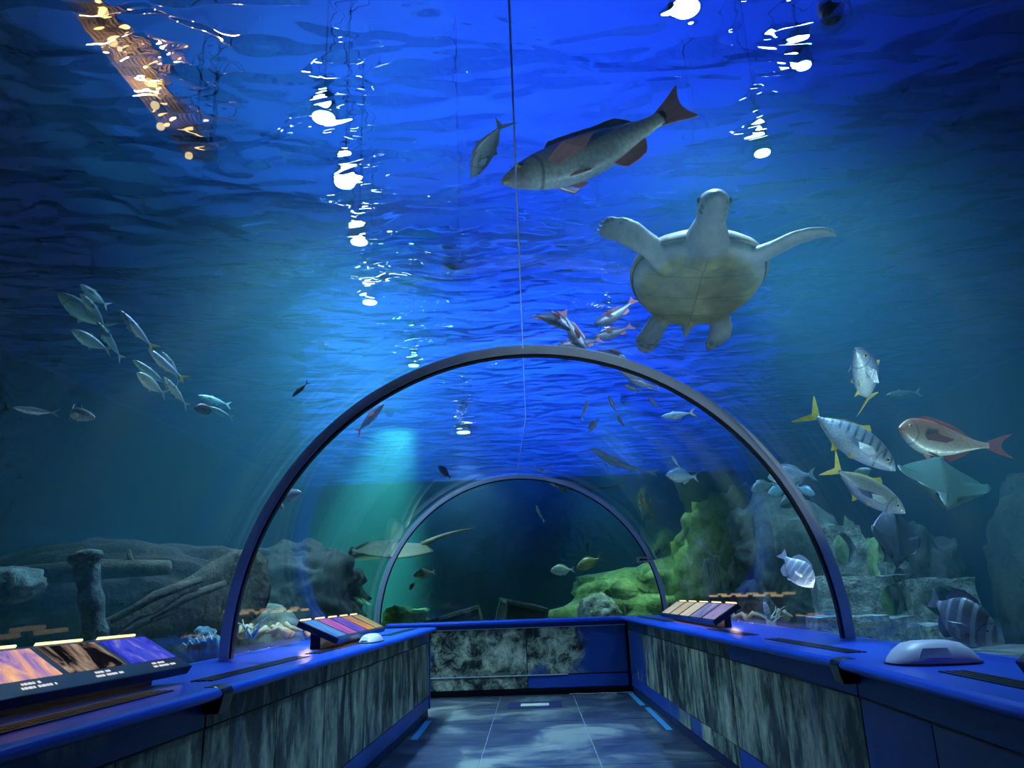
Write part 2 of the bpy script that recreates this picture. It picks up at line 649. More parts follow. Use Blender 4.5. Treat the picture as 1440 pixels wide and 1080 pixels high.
tag(volume(prof, YF + 0.05, 12.78), 'blue hazy water around the tunnel', 'water', kind='stuff')
tag(volume([(XL + 0.05, 0.7), (XR - 0.05, 0.7), (XR - 0.05, 5.08), (XL + 0.05, 5.08)], 12.8, YB - 0.05), 'deep blue water beyond the end window', 'water', kind='stuff')

# ------------------------------------------------------------------ counters
HT = 1.12
FRONT_L = [(-1.66, YF), (-1.64, 2.4), (-1.57, 3.85), (-1.51, 5.8), (-1.44, 8.2), (-1.38, 10.5)]
FRONT_R = [(1.5, YF), (1.56, 2.6), (1.64, 4.2), (1.575, 6.6), (1.5, 9.4), (1.43, 12.24)]
BACK = 2.41


def unit(label, a, b, back, mats, cap_far=False):
    """one cabinet module between two points of the counter's front line"""
    a, b = Vector((a[0], a[1], 0)), Vector((b[0], b[1], 0))
    side = 1 if a.x > 0 else -1
    base = thing('counter_cabinet', label, 'cabinet', ((a.x + b.x) / 2, (a.y + b.y) / 2, 0))
    o = base.location
    d = (b - a).normalized()
    out = Vector((-side, 0, 0))
    g = 0.006

    def slab(name, s0, s1, z0, z1, off0, off1, m):
        """slab along the front from s0 to s1, between two offsets towards the aisle"""
        v = []
        for z in (z0, z1):
            for s, off in ((s0, off0), (s1, off0), (s1, off1), (s0, off1)):
                p = a + d * s + out * off - o
                v.append((p.x, p.y, z))
        mb = MB()
        mb.add(v, [(0, 1, 2, 3), (7, 6, 5, 4), (0, 4, 5, 1), (1, 5, 6, 2), (2, 6, 7, 3), (3, 7, 4, 0)])
        return mb.build(name, m, base, False, 0.004)

    ln = (b - a).length
    # carcass reaches back to the tunnel wall
    v = []
    for z in (0.1, 1.06):
        for p in (a + d * g + out * -0.06, b - d * g + out * -0.06, Vector((side * back, b.y - g, 0)), Vector((side * back, a.y + g, 0))):
            q = p - o
            v.append((q.x, q.y, z))
    MB().add(v, [(0, 1, 2, 3), (7, 6, 5, 4), (0, 4, 5, 1), (1, 5, 6, 2), (2, 6, 7, 3), (3, 7, 4, 0)]).build('carcass', MAT['dark_blue'], base)
    slab('plinth', g, ln - g, 0.0, 0.1, -0.1, -0.055, MAT['dark_blue'])
    half = ln / 2
    slab('upper_panel', g, ln - g, 0.935, 1.06, -0.06, -0.036, mats[0])
    slab('print_panel', g, half - 0.003, 0.26, 0.927, -0.06, -0.04, mats[1])
    slab('print_panel', half + 0.003, ln - g, 0.26, 0.927, -0.06, -0.04, mats[2])
    slab('lower_panel', g, ln - g, 0.1, 0.252, -0.06, -0.042, mats[3])
    slab('edge_strip', g, ln - g, 0.925, 0.936, -0.06, -0.034, MAT['gasket'])
    if cap_far:
        slab('end_post', ln - 0.012, ln + 0.05, 0.1, 1.06, -0.1, -0.03, MAT['blue_side'])
    return base


PR = [print_mat('rock_print_%d' % i, 'v', bl, sd) for i, (bl, sd) in enumerate(((0.40, 0), (0.36, 3.1), (0.44, 7.7), (0.50, 12.3), (0.38, 21.0)))]
BL = MAT['blue_side']
lab_l = ['blue cabinet under the display showing three pictures, printed with dark encrusted rock',
         'printed rock cabinet between the black joint cap and the open black gap',
         'rock printed cabinet under the display with five bright pictures',
         'last printed cabinet of the counter, with a plain blue end post',]
segs_l = [(FRONT_L[1], FRONT_L[2]), (FRONT_L[2], FRONT_L[3]), (FRONT_L[3], FRONT_L[4]), (FRONT_L[4], FRONT_L[5])]
mats_l = [(PR[3], PR[0], PR[1], BL), (PR[1], PR[1], PR[4], PR[2]), (PR[4], PR[4], PR[1], PR[3]), (PR[2], PR[1], PR[4], BL)]
for lb, (a, b), mm in zip(lab_l, segs_l, mats_l):
    unit(lb, a, b, BACK, mm, lb.startswith('last'))
unit('blue cabinet with no display on it, leading up to the three-picture display', FRONT_L[0], FRONT_L[1], BACK, (BL, PR[0], PR[3], BL))
lab_r = ['plain blue cabinet under the large white dome light',
         'rock printed cabinet next to the plain blue cabinet',
         'rock printed cabinet under the row of small slanted picture tiles',
         'pale printed cabinet meeting the cross counter']
segs_r = [(FRONT_R[1], FRONT_R[2]), (FRONT_R[2], FRONT_R[3]), (FRONT_R[3], FRONT_R[4]), (FRONT_R[4], FRONT_R[5])]
mats_r = [(BL, PR[3], BL, BL), (BL, PR[1], PR[4], BL), (PR[1], PR[4], PR[1], PR[2]), (PR[2], PR[1], PR[2], BL)]
for lb, (a, b), mm in zip(lab_r, segs_r, mats_r):
    unit(lb, a, b, BACK, mm)
unit('blue cabinet below the small two-picture display', FRONT_R[0], FRONT_R[1], BACK, (BL, BL, PR[3], BL))


def worktop(label, front, back, y_end=None):
    side = 1 if front[0][0] > 0 else -1
    t = thing('counter_worktop', label, 'worktop', (front[2][0], front[2][1], 1.06))
    o = t.location
    prof = [(-0.02, 0.0), (-0.055, 0.012), (-0.066, 0.03), (-0.055, 0.05), (-0.03, 0.06)]
    rings = []
    for x, y in front:
        rg = [(x + side * off, y, 1.06 + z) for off, z in prof]
        rg += [(side * back, y, 1.12), (side * back, y, 1.06)]
        rings.append([(px - o.x, py - o.y, pz - o.z) for px, py, pz in rg])
    MB().rings(rings).build('top_slab', MAT['blue_top'], t, False, 0.006)

    def fx(y):
        for (xa, ya), (xb, yb) in zip(front, front[1:]):
            if ya <= y <= yb:
                return xa + (xb - xa) * (y - ya) / (yb - ya)
        return front[-1][0]
    # slotted air vents let into the top
    for ya, yb in VENTS[side]:
        m = MB()
        for k in range(4):
            o0 = 0.13 + 0.032 * k
            v = []
            for z in (0.055, 0.066):
                for y, off in ((ya, o0), (yb, o0), (yb, o0 + 0.02), (ya, o0 + 0.02)):
                    v.append((fx(y) + side * off - o.x, y - o.y, z))
            m.add(v, [(0, 1, 2, 3), (7, 6, 5, 4), (0, 4, 5, 1), (1, 5, 6, 2), (2, 6, 7, 3), (3, 7, 4, 0)])
        m.build('air_vent', MAT['black'], t)
    for yj in JOINTS[side]:
        m = MB()
        rg = []
        for y in (yj - 0.06, yj + 0.06):
            rg.append([(fx(y) + side * off * 1.0 - o.x, y - o.y, z) for off, z in ((0.03, -0.06), (-0.05, -0.06), (-0.062, -0.01), (-0.07, 0.03), (-0.058, 0.054), (-0.02, 0.064), (0.03, 0.064))])
        m.rings(rg).build('joint_cap', MAT['black'], t, False, 0.004)
    return t


VENTS = {-1: [(YF + 0.4, 1.0), (1.5, 3.7), (4.1, 5.7), (5.95, 7.2), (8.5, 10.2)], 1: [(YF + 0.4, 1.8), (2.2, 3.45), (4.5, 5.9), (6.4, 7.6), (9.7, 11.8)]}
JOINTS = {-1: [3.85], 1: [4.2]}
worktop('glossy blue worktop carrying the three-picture display', FRONT_L, 2.4)
worktop('glossy blue worktop carrying the large white dome light', FRONT_R, 2.4)

# cross counter closing the walkway
cc = thing('cross_counter', 'low blue counter across the end of the walkway with printed reef panels', 'counter', (-0.5, 12.3, 0))
ox = -0.5


def ccbox(name, x0, x1, y0, y1, z0, z1, m, bev=0.004):
    return MB().box(x0 - ox, x1 - ox, y0 - 12.3, y1 - 12.3, z0, z1).build(name, m, cc, False, bev)


reef = print_mat('reef_print', 'round', 0.36, 5.5, 1.0)
reef2 = print_mat('reef_print_patch', 'round', 0.56, 9.4, 1.0)
ccbox('carcass', -2.35, 2.4, 12.36, 12.58, 0.09, 1.06, MAT['dark_blue'])
ccbox('plinth', -2.35, 2.4, 12.4, 12.56, 0, 0.09, MAT['black'])
ccbox('print_panel', -2.3, -0.135, 12.32, 12.36, 0.3, 0.99, reef)
ccbox('print_panel', -0.125, 1.44, 12.32, 12.36, 0.3, 0.99, reef2)
ccbox('lower_panel', -2.3, -0.135, 12.33, 12.36, 0.1, 0.285, reef)
ccbox('lower_panel', -0.125, 1.44, 12.33, 12.36, 0.1, 0.285, BL)
ccbox('steel_strip', -2.3, 0.5, 12.315, 12.36, 0.285, 0.3, MAT['steel'], 0)
ccbox('steel_strip', -2.3, 1.44, 12.318, 12.36, 0.99, 1.003, MAT['steel'], 0)
ccbox('upper_panel', -2.3, 1.44, 12.33, 12.36, 1.003, 1.06, BL)
ccbox('top_slab', -2.35, 1.9, 12.25, 12.58, 1.06, 1.12, MAT['blue_top'], 0.02)
ccbox('kick_light', -1.3, 1.3, 12.37, 12.4, 0.06, 0.085, MAT['dark_blue'])

# cyan floor stripes and hatch
stripe = plain('cyan_floor_stripe', (0.05, 0.32, 0.62), 0.5)
for lb, x0, x1, y0, y1 in (('light blue stripe on the floor by the pale printed cabinet', 1.4, 1.47, 10.9, 12.2), ('light blue stripe on the floor between the pale printed cabinet and the aisle', 1.43, 1.5, 9.0, 10.7),
                           ('light blue stripe on the floor below the blue end post', -1.42, -1.34, 8.9, 10.2)):
    tag(MB().box(x0, x1, y0, y1, 0.0005, 0.004).build('floor_stripe', stripe), lb, 'stripe')
h = thing('floor_hatch', 'small dark floor hatch with a painted reflection at its centre before the cross counter', 'hatch', (-0.03, 11.3, 0.0005))
MB().box(-0.38, 0.38, -0.3, 0.3, 0, 0.004).build('hatch_frame', MAT['dark_blue'], h)
MB().box(-0.2, 0.2, -0.14, 0.1, 0.004, 0.007).build('hatch_reflection', plain('hatch_reflection', (0.6, 0.62, 0.45), 0.4), h)  # pale centre paints in light reflected off the plate
cabl = [(0.5 + 0.12 * i, 12.2 + 0.05 * math.sin(i * 1.9), 0.013) for i in range(9)]
tag(MB().tube(cabl, 0.01, 6).build('floor_cable', plain('grey_cable', (0.2, 0.26, 0.36), 0.5)), 'thin grey cable lying at the foot of the cross counter', 'cable')


# ------------------------------------------------------------------ displays and domes
def screen_mat(name, cols, seed, s=1.0, kind='noise'):
    """a lit picture: soft blobs of the given colours"""
    t = NT(name)
    tc = t.nt.nodes.new('ShaderNodeTexCoord')
    mp = t.nt.nodes.new('ShaderNodeMapping')
    mp.inputs['Location'].default_value = (seed, seed * 0.7, seed * 1.3)
    mp.inputs['Scale'].default_value = (3, 5, 3) if kind == 'noise' else (2, 14, 2)
    t.l(tc.outputs['Object'], mp.inputs[0])
    a = t.noise(mp.outputs[0], 1.6, 5, 0.6, 0.8)
    n = len(cols)
    col = t.ramp(a, [(0.3 + 0.4 * i / (n - 1), c) for i, c in enumerate(cols)])
    e = t.n('Emission')
    t.l(col, e.inputs[0])
    e.inputs[1].default_value = s
    t.l(e.outputs[0], t.out.inputs[0])
    return t.m


caption = glow('caption_white', (0.9, 0.92, 1), 0.8)


def display(label, fa, fb, ba, bb, pics, thick=0.05, gap=0.035, letters=True, lamp=3.0):
    """slanted black display from its front edge (fa, fb) to its raised back edge (ba, bb)"""
    fa, fb, ba, bb = map(Vector, (fa, fb, ba, bb))
    t = thing('picture_display', label, 'display', ((fa + bb) / 2).to_tuple()[:2] + (1.12,))
    o = Vector(t.location)
    n = (fb - fa).cross(ba - fa).normalized()
    if n.z < 0:
        n = -n

    def P(s, w, h):
        return fa + (fb - fa) * s + (ba - fa).lerp(bb - fb, s) * w + n * h - o

    def patch(name, s0, s1, w0, w1, h0, h1, m, parent=t, bev=0.0):
        v = [P(s, w, hh) for hh in (h0, h1) for s, w in ((s0, w0), (s1, w0), (s1, w1), (s0, w1))]
        return MB().add(v, [(0, 1, 2, 3), (7, 6, 5, 4), (0, 4, 5, 1), (1, 5, 6, 2), (2, 6, 7, 3), (3, 7, 4, 0)]).build(name, m, parent, False, bev)
    patch('housing', 0, 1, 0, 1, -thick, 0, MAT['black'], t, 0.006)
    k = len(pics)
    for i, m in enumerate(pics):
        s0, s1 = i / k + gap / 2, (i + 1) / k - gap / 2
        pc = patch('picture', s0, s1, 0.3 if letters else 0.1, 0.93, 0.0005, 0.003, m)
        if letters:
            for row, (ca, cb) in enumerate(((0.35, 0.62), (0.3, 0.78))):
                x = ca
                j = 0
                while x < cb:
                    wv_ = 0.022 + 0.014 * ((j * 7 + i * 3) % 3)
                    patch('caption_mark', s0 + (s1 - s0) * x, s0 + (s1 - s0) * min(cb, x + wv_), 0.2 - row * 0.08, 0.24 - row * 0.08, 0.0005, 0.0025, caption, pc)
                    x += wv_ + 0.016 + (0.03 if (j + i) % 4 == 3 else 0)
                    j += 1
        patch('clip', s0 + 0.05 / k, s1 - 0.12 / k, 1.0, 1.025, -0.012, 0.006, MAT['warm_strip'])
    # stand below and warm strip behind it
    mid = P(0.5, 0.55, -thick)
    v0, v1 = P(0.06, 0.5, -thick), P(0.94, 0.5, -thick)
    w0, w1 = P(0.06, 0.75, -thick), P(0.94, 0.75, -thick)
    vv = [(v0.x, v0.y, 0), (v1.x, v1.y, 0), (w1.x, w1.y, 0), (w0.x, w0.y, 0), v0, v1, w1, w0]
    MB().add(vv, [(0, 1, 2, 3), (7, 6, 5, 4), (0, 4, 5, 1), (1, 5, 6, 2), (2, 6, 7, 3), (3, 7, 4, 0)]).build('stand', MAT['black'], t)
    ll = bpy.data.lights.new('display_underlight', 'AREA')
    ll.shape = 'RECTANGLE'
    ll.size = (fb - fa).length * 0.9
    ll.size_y = 0.02
    ll.energy = lamp
    ll.color = (1, 0.7, 0.36)
    lo = bpy.data.objects.new('display_underlight', ll)
    COL.objects.link(lo)
    lo.parent = t
    lo.location = P(0.5, 0.97, -thick - 0.012)
    xa = (fb - fa).normalized()
    za = Vector((0, 0, 1))
    ya = za.cross(xa)
    lo.rotation_euler = Matrix((xa, ya, za)).transposed().to_euler()
    # the strip itself, seen as a thin warm line under the front edge
    patch('warm_strip', 0.02, 0.98, 0.04, 0.08, -thick - 0.006, -thick - 0.0005, MAT['warm_strip'])
    return t


pic_a = screen_mat('picture_sunset_reef', [(0.06, 0.1, 0.55), (0.55, 0.3, 0.5), (1.0, 0.5, 0.28), (0.95, 0.75, 0.6)], 1.0, 0.9)
pic_b = screen_mat('picture_fish_on_black', [(0.005, 0.006, 0.01), (0.012, 0.014, 0.02), (0.5, 0.35, 0.28), (0.9, 0.75, 0.6)], 4.0, 0.55)
pic_c = screen_mat('picture_blue_fish', [(0.02, 0.03, 0.5), (0.04, 0.05, 0.75), (0.08, 0.12, 0.9), (0.5, 0.4, 0.6)], 7.0, 0.75)
display('black slanted display with three lit pictures and white captions on the blue worktop',
        (-1.9, 2.78, 1.2), (-1.8, 4.1, 1.2), (-2.14, 2.8, 1.365), (-2.05, 4.04, 1.365), [pic_a, pic_b, pic_c], lamp=2.5)
five = [screen_mat('picture_strip_%d' % i, c, i * 2.3, 1.1, 'band') for i, c in enumerate((
    [(0.02, 0.1, 0.5), (0.05, 0.25, 0.8), (0.2, 0.4, 0.6)], [(0.06, 0.05, 0.35), (0.4, 0.12, 0.5), (0.6, 0.3, 0.5)], [(0.03, 0.05, 0.5), (0.1, 0.1, 0.6), (0.6, 0.15, 0.4)],
    [(0.05, 0.05, 0.25), (0.5, 0.25, 0.12), (0.8, 0.5, 0.1)], [(0.1, 0.14, 0.1), (0.3, 0.3, 0.15), (0.5, 0.45, 0.25)]))]
display('black slanted display with five narrow colourful pictures in a row',
        (-1.62, 6.45, 1.2), (-1.66, 8.7, 1.2), (-1.95, 6.4, 1.355), (-1.97, 8.7, 1.355), five, letters=False, lamp=9.0)
six = [screen_mat('picture_tile_%d' % i, c, i * 3.1 + 20, 0.8, 'band') for i, c in enumerate((
    [(0.1, 0.08, 0.3), (0.4, 0.35, 0.7), (0.6, 0.55, 0.8)], [(0.05, 0.1, 0.4), (0.2, 0.25, 0.6), (0.7, 0.6, 0.7)], [(0.5, 0.5, 0.4), (0.7, 0.7, 0.6), (0.8, 0.8, 0.8)],
    [(0.4, 0.4, 0.25), (0.6, 0.55, 0.4), (0.7, 0.7, 0.6)], [(0.3, 0.3, 0.3), (0.6, 0.6, 0.5), (0.8, 0.8, 0.7)]))]
display('black slanted display with a row of small pale picture tiles',
        (1.74, 7.6, 1.19), (1.72, 10.6, 1.19), (2.0, 7.58, 1.35), (1.98, 10.6, 1.35), six, letters=False, lamp=9.0)
display('black slanted display with two pictures beside the large white dome light',
        (1.73, 1.2, 1.2), (1.78, 2.98, 1.2), (1.98, 1.2, 1.34), (2.0, 3.0, 1.34), [pic_c, pic_b], letters=False, lamp=1.5)


def dome(label, x, y, w, d, hgt, rz=0.0):
    """low streamlined white dome light with a flat lens facet"""
    t = thing('dome_light', label, 'lamp', (x, y, 1.12))
    t.rotation_euler.z = rz
    rings = []
    for k, (s, z) in enumerate(((1, 0), (1, 0.06), (0.94, 0.3), (0.82, 0.6), (0.62, 0.88), (0.4, 0.98), (0.12, 1.0))):
        rings.append([(w / 2 * s * math.copysign(abs(math.cos(a)) ** 0.75, math.cos(a)), d / 2 * s * math.copysign(abs(math.sin(a)) ** 0.8, math.sin(a)), hgt * z) for a in [2 * PI * i / 36 for i in range(36)]])
    MB().rings(rings).build('shell', MAT['white'], t, True)
    fr = []
    for k, s in enumerate((1.03, 1.03)):
        fr.append([(w / 2 * s * math.copysign(abs(math.cos(a)) ** 0.75, math.cos(a)), d / 2 * s * math.copysign(abs(math.sin(a)) ** 0.8, math.sin(a)), 0.001 + 0.008 * k) for a in [2 * PI * i / 36 for i in range(36)]])
    MB().rings(fr).build('base_rim', MAT['black'], t)
    v = [(-w * 0.3, -d * 0.465, hgt * 0.32), (w * 0.06, -d * 0.485, hgt * 0.32), (w * 0.05, -d * 0.405, hgt * 0.72), (-w * 0.22, -d * 0.395, hgt * 0.72)]
    MB().fin(v, 0.006).build('lens_facet', plain('lens_white', (0.5, 0.55, 0.72), 0.15), t)
    return t


dome('large white streamlined dome light on the blue worktop', 1.9, 3.82, 0.42, 0.28, 0.105)
dome('small white dome light in front of the five-picture display', -1.54, 7.35, 0.2, 0.5, 0.075, 0.0)

# plate standing in for a sign's reflection by the end window
sg = thing('sign_reflection', 'small built reflection of a pale sign with a dark arrow beside the end arch', 'sign', tuple(at(904, 787, 12.5)))
MB().box(-0.1, 0.1, 0, 0.012, -0.045, 0.045).build('sign_plate', plain('sign_cream', (0.5, 0.5, 0.36), 0.6), sg)
MB().fin([(-0.07, -0.003, 0), (-0.01, -0.003, 0.03), (-0.01, -0.003, 0.012), (0.07, -0.003, 0.012), (0.07, -0.003, -0.012), (-0.01, -0.003, -0.012), (-0.01, -0.003, -0.03)], 0.005).build('arrow', MAT['black'], sg)
MB().tube([(0.09, 0.006, 0), (0.16, 0.06, 0)], 0.006, 6).build('bracket', MAT['black'], sg)


# ------------------------------------------------------------------ rocks, ruins and wreckage
def rock(label, p, size, mat, seed=0, sub=4, rough=0.35, freq=1.6, flat=0.0, rot=0.0, cat='rock', name='rock', strata=0.0):
    """boulder: displaced sphere with ridged noise; size is the half extents; p is the centre"""
    bm = bmesh.new()
    bmesh.ops.create_icosphere(bm, subdivisions=sub, radius=1.0)
    off = Vector((seed * 3.7, seed * 1.3, seed * 7.1))
    for v in bm.verts:
        d = v.co.normalized()
        n1 = noise.fractal(d * freq + off, 1.0, 2.0, 5)
        n2 = 1 - abs(noise.noise(d * freq * 2.3 + off)) * 2
        r = 1 + rough * n1 + 0.12 * n2
        q = d * r
        # blocky: pull towards a cube
        m = max(abs(d.x), abs(d.y), abs(d.z))
        q = q.lerp(q / m * 0.86, 0.35)
        if flat and q.z > 1 - flat:
            q.z = 1 - flat + (q.z - 1 + flat) * 0.2
        v.co = Vector((q.x * size[0], q.y * size[1], q.z * size[2]))
        if strata:
            v.co.x += strata * math.sin(v.co.z * 22 + 3 * n1)
            v.co.y += strata * math.sin(v.co.z * 22 + 3 * n1)
    me = bpy.data.meshes.new(name)
    bm.to_mesh(me)
    bm.free()
    me.materials.append(MAT[mat])
    me.polygons.foreach_set('use_smooth', [True] * len(me.polygons))
    o = bpy.data.objects.new(name, me)
    COL.objects.link(o)
    o.location = p
    o.rotation_euler.z = rot
    return tag(o, label, cat)


def rock_px(label, u0, v0, u1, v1, d, thick, mat, **kw):
    """boulder that fills a given frame at distance d; the bottom runs down into the sand"""
    a, b = at(u0, v0, d), at(u1, v1, d)
    zt = max(a.z, b.z)
    zb = min(a.z, b.z, 0.7)
    return rock(label, ((a.x + b.x) / 2, d, (zt + zb) / 2), (abs(b.x - a.x) / 2, thick, (zt - zb) / 2), mat, **kw)


# beyond the end window
rock('long green mossy rock slope rising beyond the end window', Vector((3.5, 16.3, 0.75)), (2.8, 1.5, 1.3), 'moss', seed=3, sub=5, rough=0.22, freq=1.7, strata=0.05, rot=0.1)
rock('tall mossy rock shoulder behind the slope', Vector((4.0, 14.2, 1.4)), (1.25, 0.9, 1.75), 'moss', seed=8, sub=5, rough=0.3, freq=2.0, strata=0.04)
rock_px('pale rounded boulder in front of the mossy slope', 812, 838, 872, 874, 14.0, 0.4, 'ruin', seed=5, sub=4, rough=0.2)
rock_px('low dark green boulder beyond the corner of the end window', 540, 855, 602, 880, 14.5, 0.5, 'moss', seed=11)
rock_px('pale pointed rock standing behind the end rib', 988, 788, 1018, 880, 12.5, 0.3, 'rock', seed=14, rough=0.2)
# right hand side reef
rock_px('massive flat topped reef rock behind the steel rib', 1015, 735, 1215, 900, 10.5, 0.9, 'dark_rock', seed=21, sub=5, rough=0.3)
rock_px('overhanging ledge of pale rock on top of the reef', 1030, 712, 1165, 752, 10.2, 0.9, 'rock', seed=23, sub=4, rough=0.35).scale.z = 1.0
rock_px('dark green boulder behind the stone ruins', 1225, 742, 1345, 880, 9.6, 0.7, 'dark_rock', seed=27, sub=5, rough=0.3)
rock_px('mossy boulder crowned by the stone tower', 1165, 742, 1240, 860, 9.3, 0.5, 'moss', seed=31, rough=0.3)
rock_px('rounded dark rock low beside the picture tiles', 1040, 822, 1082, 880, 9.6, 0.4, 'dark_rock', seed=33)
rock_px('brown rock outcrop near the tank wall beyond the stingray', 1392, 690, 1475, 790, 8.6, 0.5, 'wood', seed=36, rough=0.3)
# left hand side
rock_px('long low dark ledge along the tank wall behind the post', -90, 778, 345, 900, 8.6, 0.6, 'ledge', seed=61, sub=5, rough=0.18)
rock_px('dark upright rock face behind the five-picture display', 345, 770, 505, 900, 11.5, 0.7, 'dark_rock', seed=41, sub=5, rough=0.25, strata=0.03)
rock_px('pale flat stone lying before the dark rock face', 322, 856, 425, 890, 8.4, 0.25, 'rock', seed=43, rough=0.2)
rock_px('low weathered stone at the foot of the driftwood', 165, 862, 330, 900, 7.6, 0.4, 'dark_rock', seed=45, rough=0.25)
rock_px('green rock shelf beside the driftwood end', 345, 780, 420, 812, 12.5, 0.4, 'moss', seed=47, rough=0.2)


def holed(name, w, h, t, holes, mat, parent, x0, z0, y0=0.0, seed=0, amp=0.03):
    """weathered stone wall w by h by t with one oval opening in each bay"""
    n = len(holes)
    mb = MB()
    bay = w / n
    N = 28
    for k, (rx, rz, cz) in enumerate(holes):
        cx = x0 + bay * (k + 0.5)
        outer, inner = [], []
        for i in range(N):
            a = 2 * PI * (i + 0.5) / N
            c, s = math.cos(a), math.sin(a)
            m = max(abs(c), abs(s))
            ox_, oz_ = c / m * bay / 2, s / m * h / 2
            outer.append((cx + ox_, z0 + h / 2 + oz_))
            inner.append((cx + c * rx * bay, z0 + cz * h + s * rz * h))
        def wob(x, y, z):
            q = Vector((x * 5 + seed, y * 5, z * 5))
            return (x + amp * noise.noise(q), y + amp * noise.noise(q + Vector((7, 1, 3))), z + amp * noise.noise(q + Vector((2, 9, 5))))
        mid = [((a[0] + b[0]) / 2, (a[1] + b[1]) / 2) for a, b in zip(outer, inner)]
        loops = [[wob(x, y0, z) for x, z in q] for q in (outer, mid, inner)] + [[wob(x, y0 + t, z) for x, z in q] for q in (inner, mid, outer)]
        mb.rings(loops, closed=True)
    return mb.build(name, MAT[mat], parent, False)


def ruin(label, u, v, d, parts, rz=0.0):
    p = at(u, v, d)
    t = thing('stone_ruin', label, 'ruin', (p.x, p.y, p.z))
    t.rotation_euler.z = rz
    for k, (nm, w, h, th, holes, x0, z0, y0) in enumerate(parts):
        holed(nm, w, h, th, holes, 'ruin', t, x0, z0, y0, seed=k * 4.0 + u)
    return t


ruin('pale stone ruin wall with large oval openings behind the steel rib', 1155, 872, 8.0, [
    ('ruin_wall', 1.0, 0.52, 0.2, [(0.16, 0.33, 0.45), (0.26, 0.34, 0.5)], 0.0, -0.1, 0.0),
    ('ruin_wall', 0.62, 0.45, 0.2, [(0.3, 0.34, 0.5)], 0.86, -0.08, -0.18),
    ('ruin_wall', 0.42, 0.5, 0.2, [(0.26, 0.36, 0.5)], 0.14, 0.44, 0.05)], rz=-0.06)
ruin('small pierced stone tower stump above the ruin wall', 1262, 824, 8.7, [('ruin_wall', 0.3, 0.26, 0.22, [(0.22, 0.3, 0.45)], -0.1, 0.0, 0.0)], rz=0.2)


def stone_block(label, u0, v0, u1, v1, d, th, rz=0.0, mat='ruin', name='stone_block'):
    a, b = at(u0, v0, d), at(u1, v1, d)
    w, h = abs(b.x - a.x), abs(a.z - b.z)
    bm = bmesh.new()
    bmesh.ops.create_cube(bm, size=1.0)
    bmesh.ops.subdivide_edges(bm, edges=bm.edges[:], cuts=4, use_grid_fill=True)
    for vv in bm.verts:
        q = Vector((vv.co.x * w, vv.co.y * th, vv.co.z * h))
        vv.co = q + 0.022 * Vector((noise.noise(q * 6 + Vector((u0, 0, 0))), noise.noise(q * 6 + Vector((0, u0, 4))), noise.noise(q * 6 + Vector((3, 0, u0)))))
    me = bpy.data.meshes.new(name)
    bm.to_mesh(me)
    bm.free()
    me.materials.append(MAT[mat])
    o = bpy.data.objects.new(name, me)
    COL.objects.link(o)
    o.location = ((a.x + b.x) / 2, d, (a.z + b.z) / 2)
    o.rotation_euler.z = rz
    return tag(o, label, 'stone')


stone_block('low pale stone step at the foot of the ruin beside the rib', 1140, 868, 1246, 905, 7.2, 0.3, 0.05)
stone_block('small loose pale stone beside the big striped fish', 1298, 878, 1338, 910, 7.0, 0.25, -0.2)
stone_block('stone block half buried under the ruin arches', 1235, 868, 1300, 900, 7.6, 0.25, 0.1)


def crate(label, p, size, rx, ry, rz):
    """broken wooden crate: framed boards"""
    t = thing('sunken_crate', label, 'crate', p)
    t.rotation_euler = (rx, ry, rz)
    w, d, h = size
    MB().box(-w / 2 + 0.03, w / 2 - 0.03, -d / 2 + 0.03, d / 2 - 0.03, 0.02, h - 0.04).build('crate_boards', MAT['dark_rock'], t)
    for sx in (-1, 1):
        for sy in (-1, 1):
            MB().box(sx * (w / 2 - 0.05), sx * w / 2, sy * (d / 2 - 0.05), sy * d / 2, 0, h).build('corner_post', MAT['rock'], t, False, 0.008)
    for z in (0.0, h - 0.07):
        for sy in (-1, 1):
            MB().box(-w / 2 + 0.05, w / 2 - 0.05, sy * (d / 2 - 0.04), sy * d / 2, z, z + 0.07).build('rail', MAT['rock'], t, False, 0.008)
        for sx in (-1, 1):
            MB().box(sx * (w / 2 - 0.04), sx * w / 2, -d / 2 + 0.05, d / 2 - 0.05, z, z + 0.07).build('rail', MAT['rock'], t, False, 0.008)
    return t


p = at(728, 872, 14.2)
crate('sunken wooden crate tipped on its side beyond the end window', (p.x, p.y, 0.82), (0.8, 0.6, 0.55), 0.1, 0.22, 0.3)
p = at(642, 874, 14.6)
crate('dark sunken crate with a raised corner, beside the tipped crate', (p.x, p.y, 0.72), (1.0, 0.6, 0.5), -0.15, -0.2, 0.7)

# driftwood plank wedge, post and zigzag reflection on the left side
a0, a1 = at(150, 892, 6.2), at(345, 806, 7.6)
dw = thing('driftwood_trunk', 'massive split driftwood trunk leaning behind the acrylic', 'driftwood', tuple(a0))
ax = (a1 - a0)
rg = []
for i in range(15):
    s = i / 14
    c = ax * s
    hgt = 0.1 + 0.26 * s
    wd = 0.18 + 0.14 * s
    ring = []
    for k in range(18):
        an = 2 * PI * k / 18
        q = Vector((c.x * 5, an * 2.0, 0))
        rr = 1 + 0.22 * noise.noise(Vector((s * 3, math.cos(an) * 2, math.sin(an) * 2))) + 0.1 * math.sin(an * 9)
        ring.append((c.x + wd * 0.5 * math.cos(an) * rr, c.y + wd * math.cos(an) * rr, c.z - 0.12 * s + hgt * math.sin(an) * rr))
    rg.append(ring)
MB().rings(rg).build('trunk', MAT['wood'], dw, True)
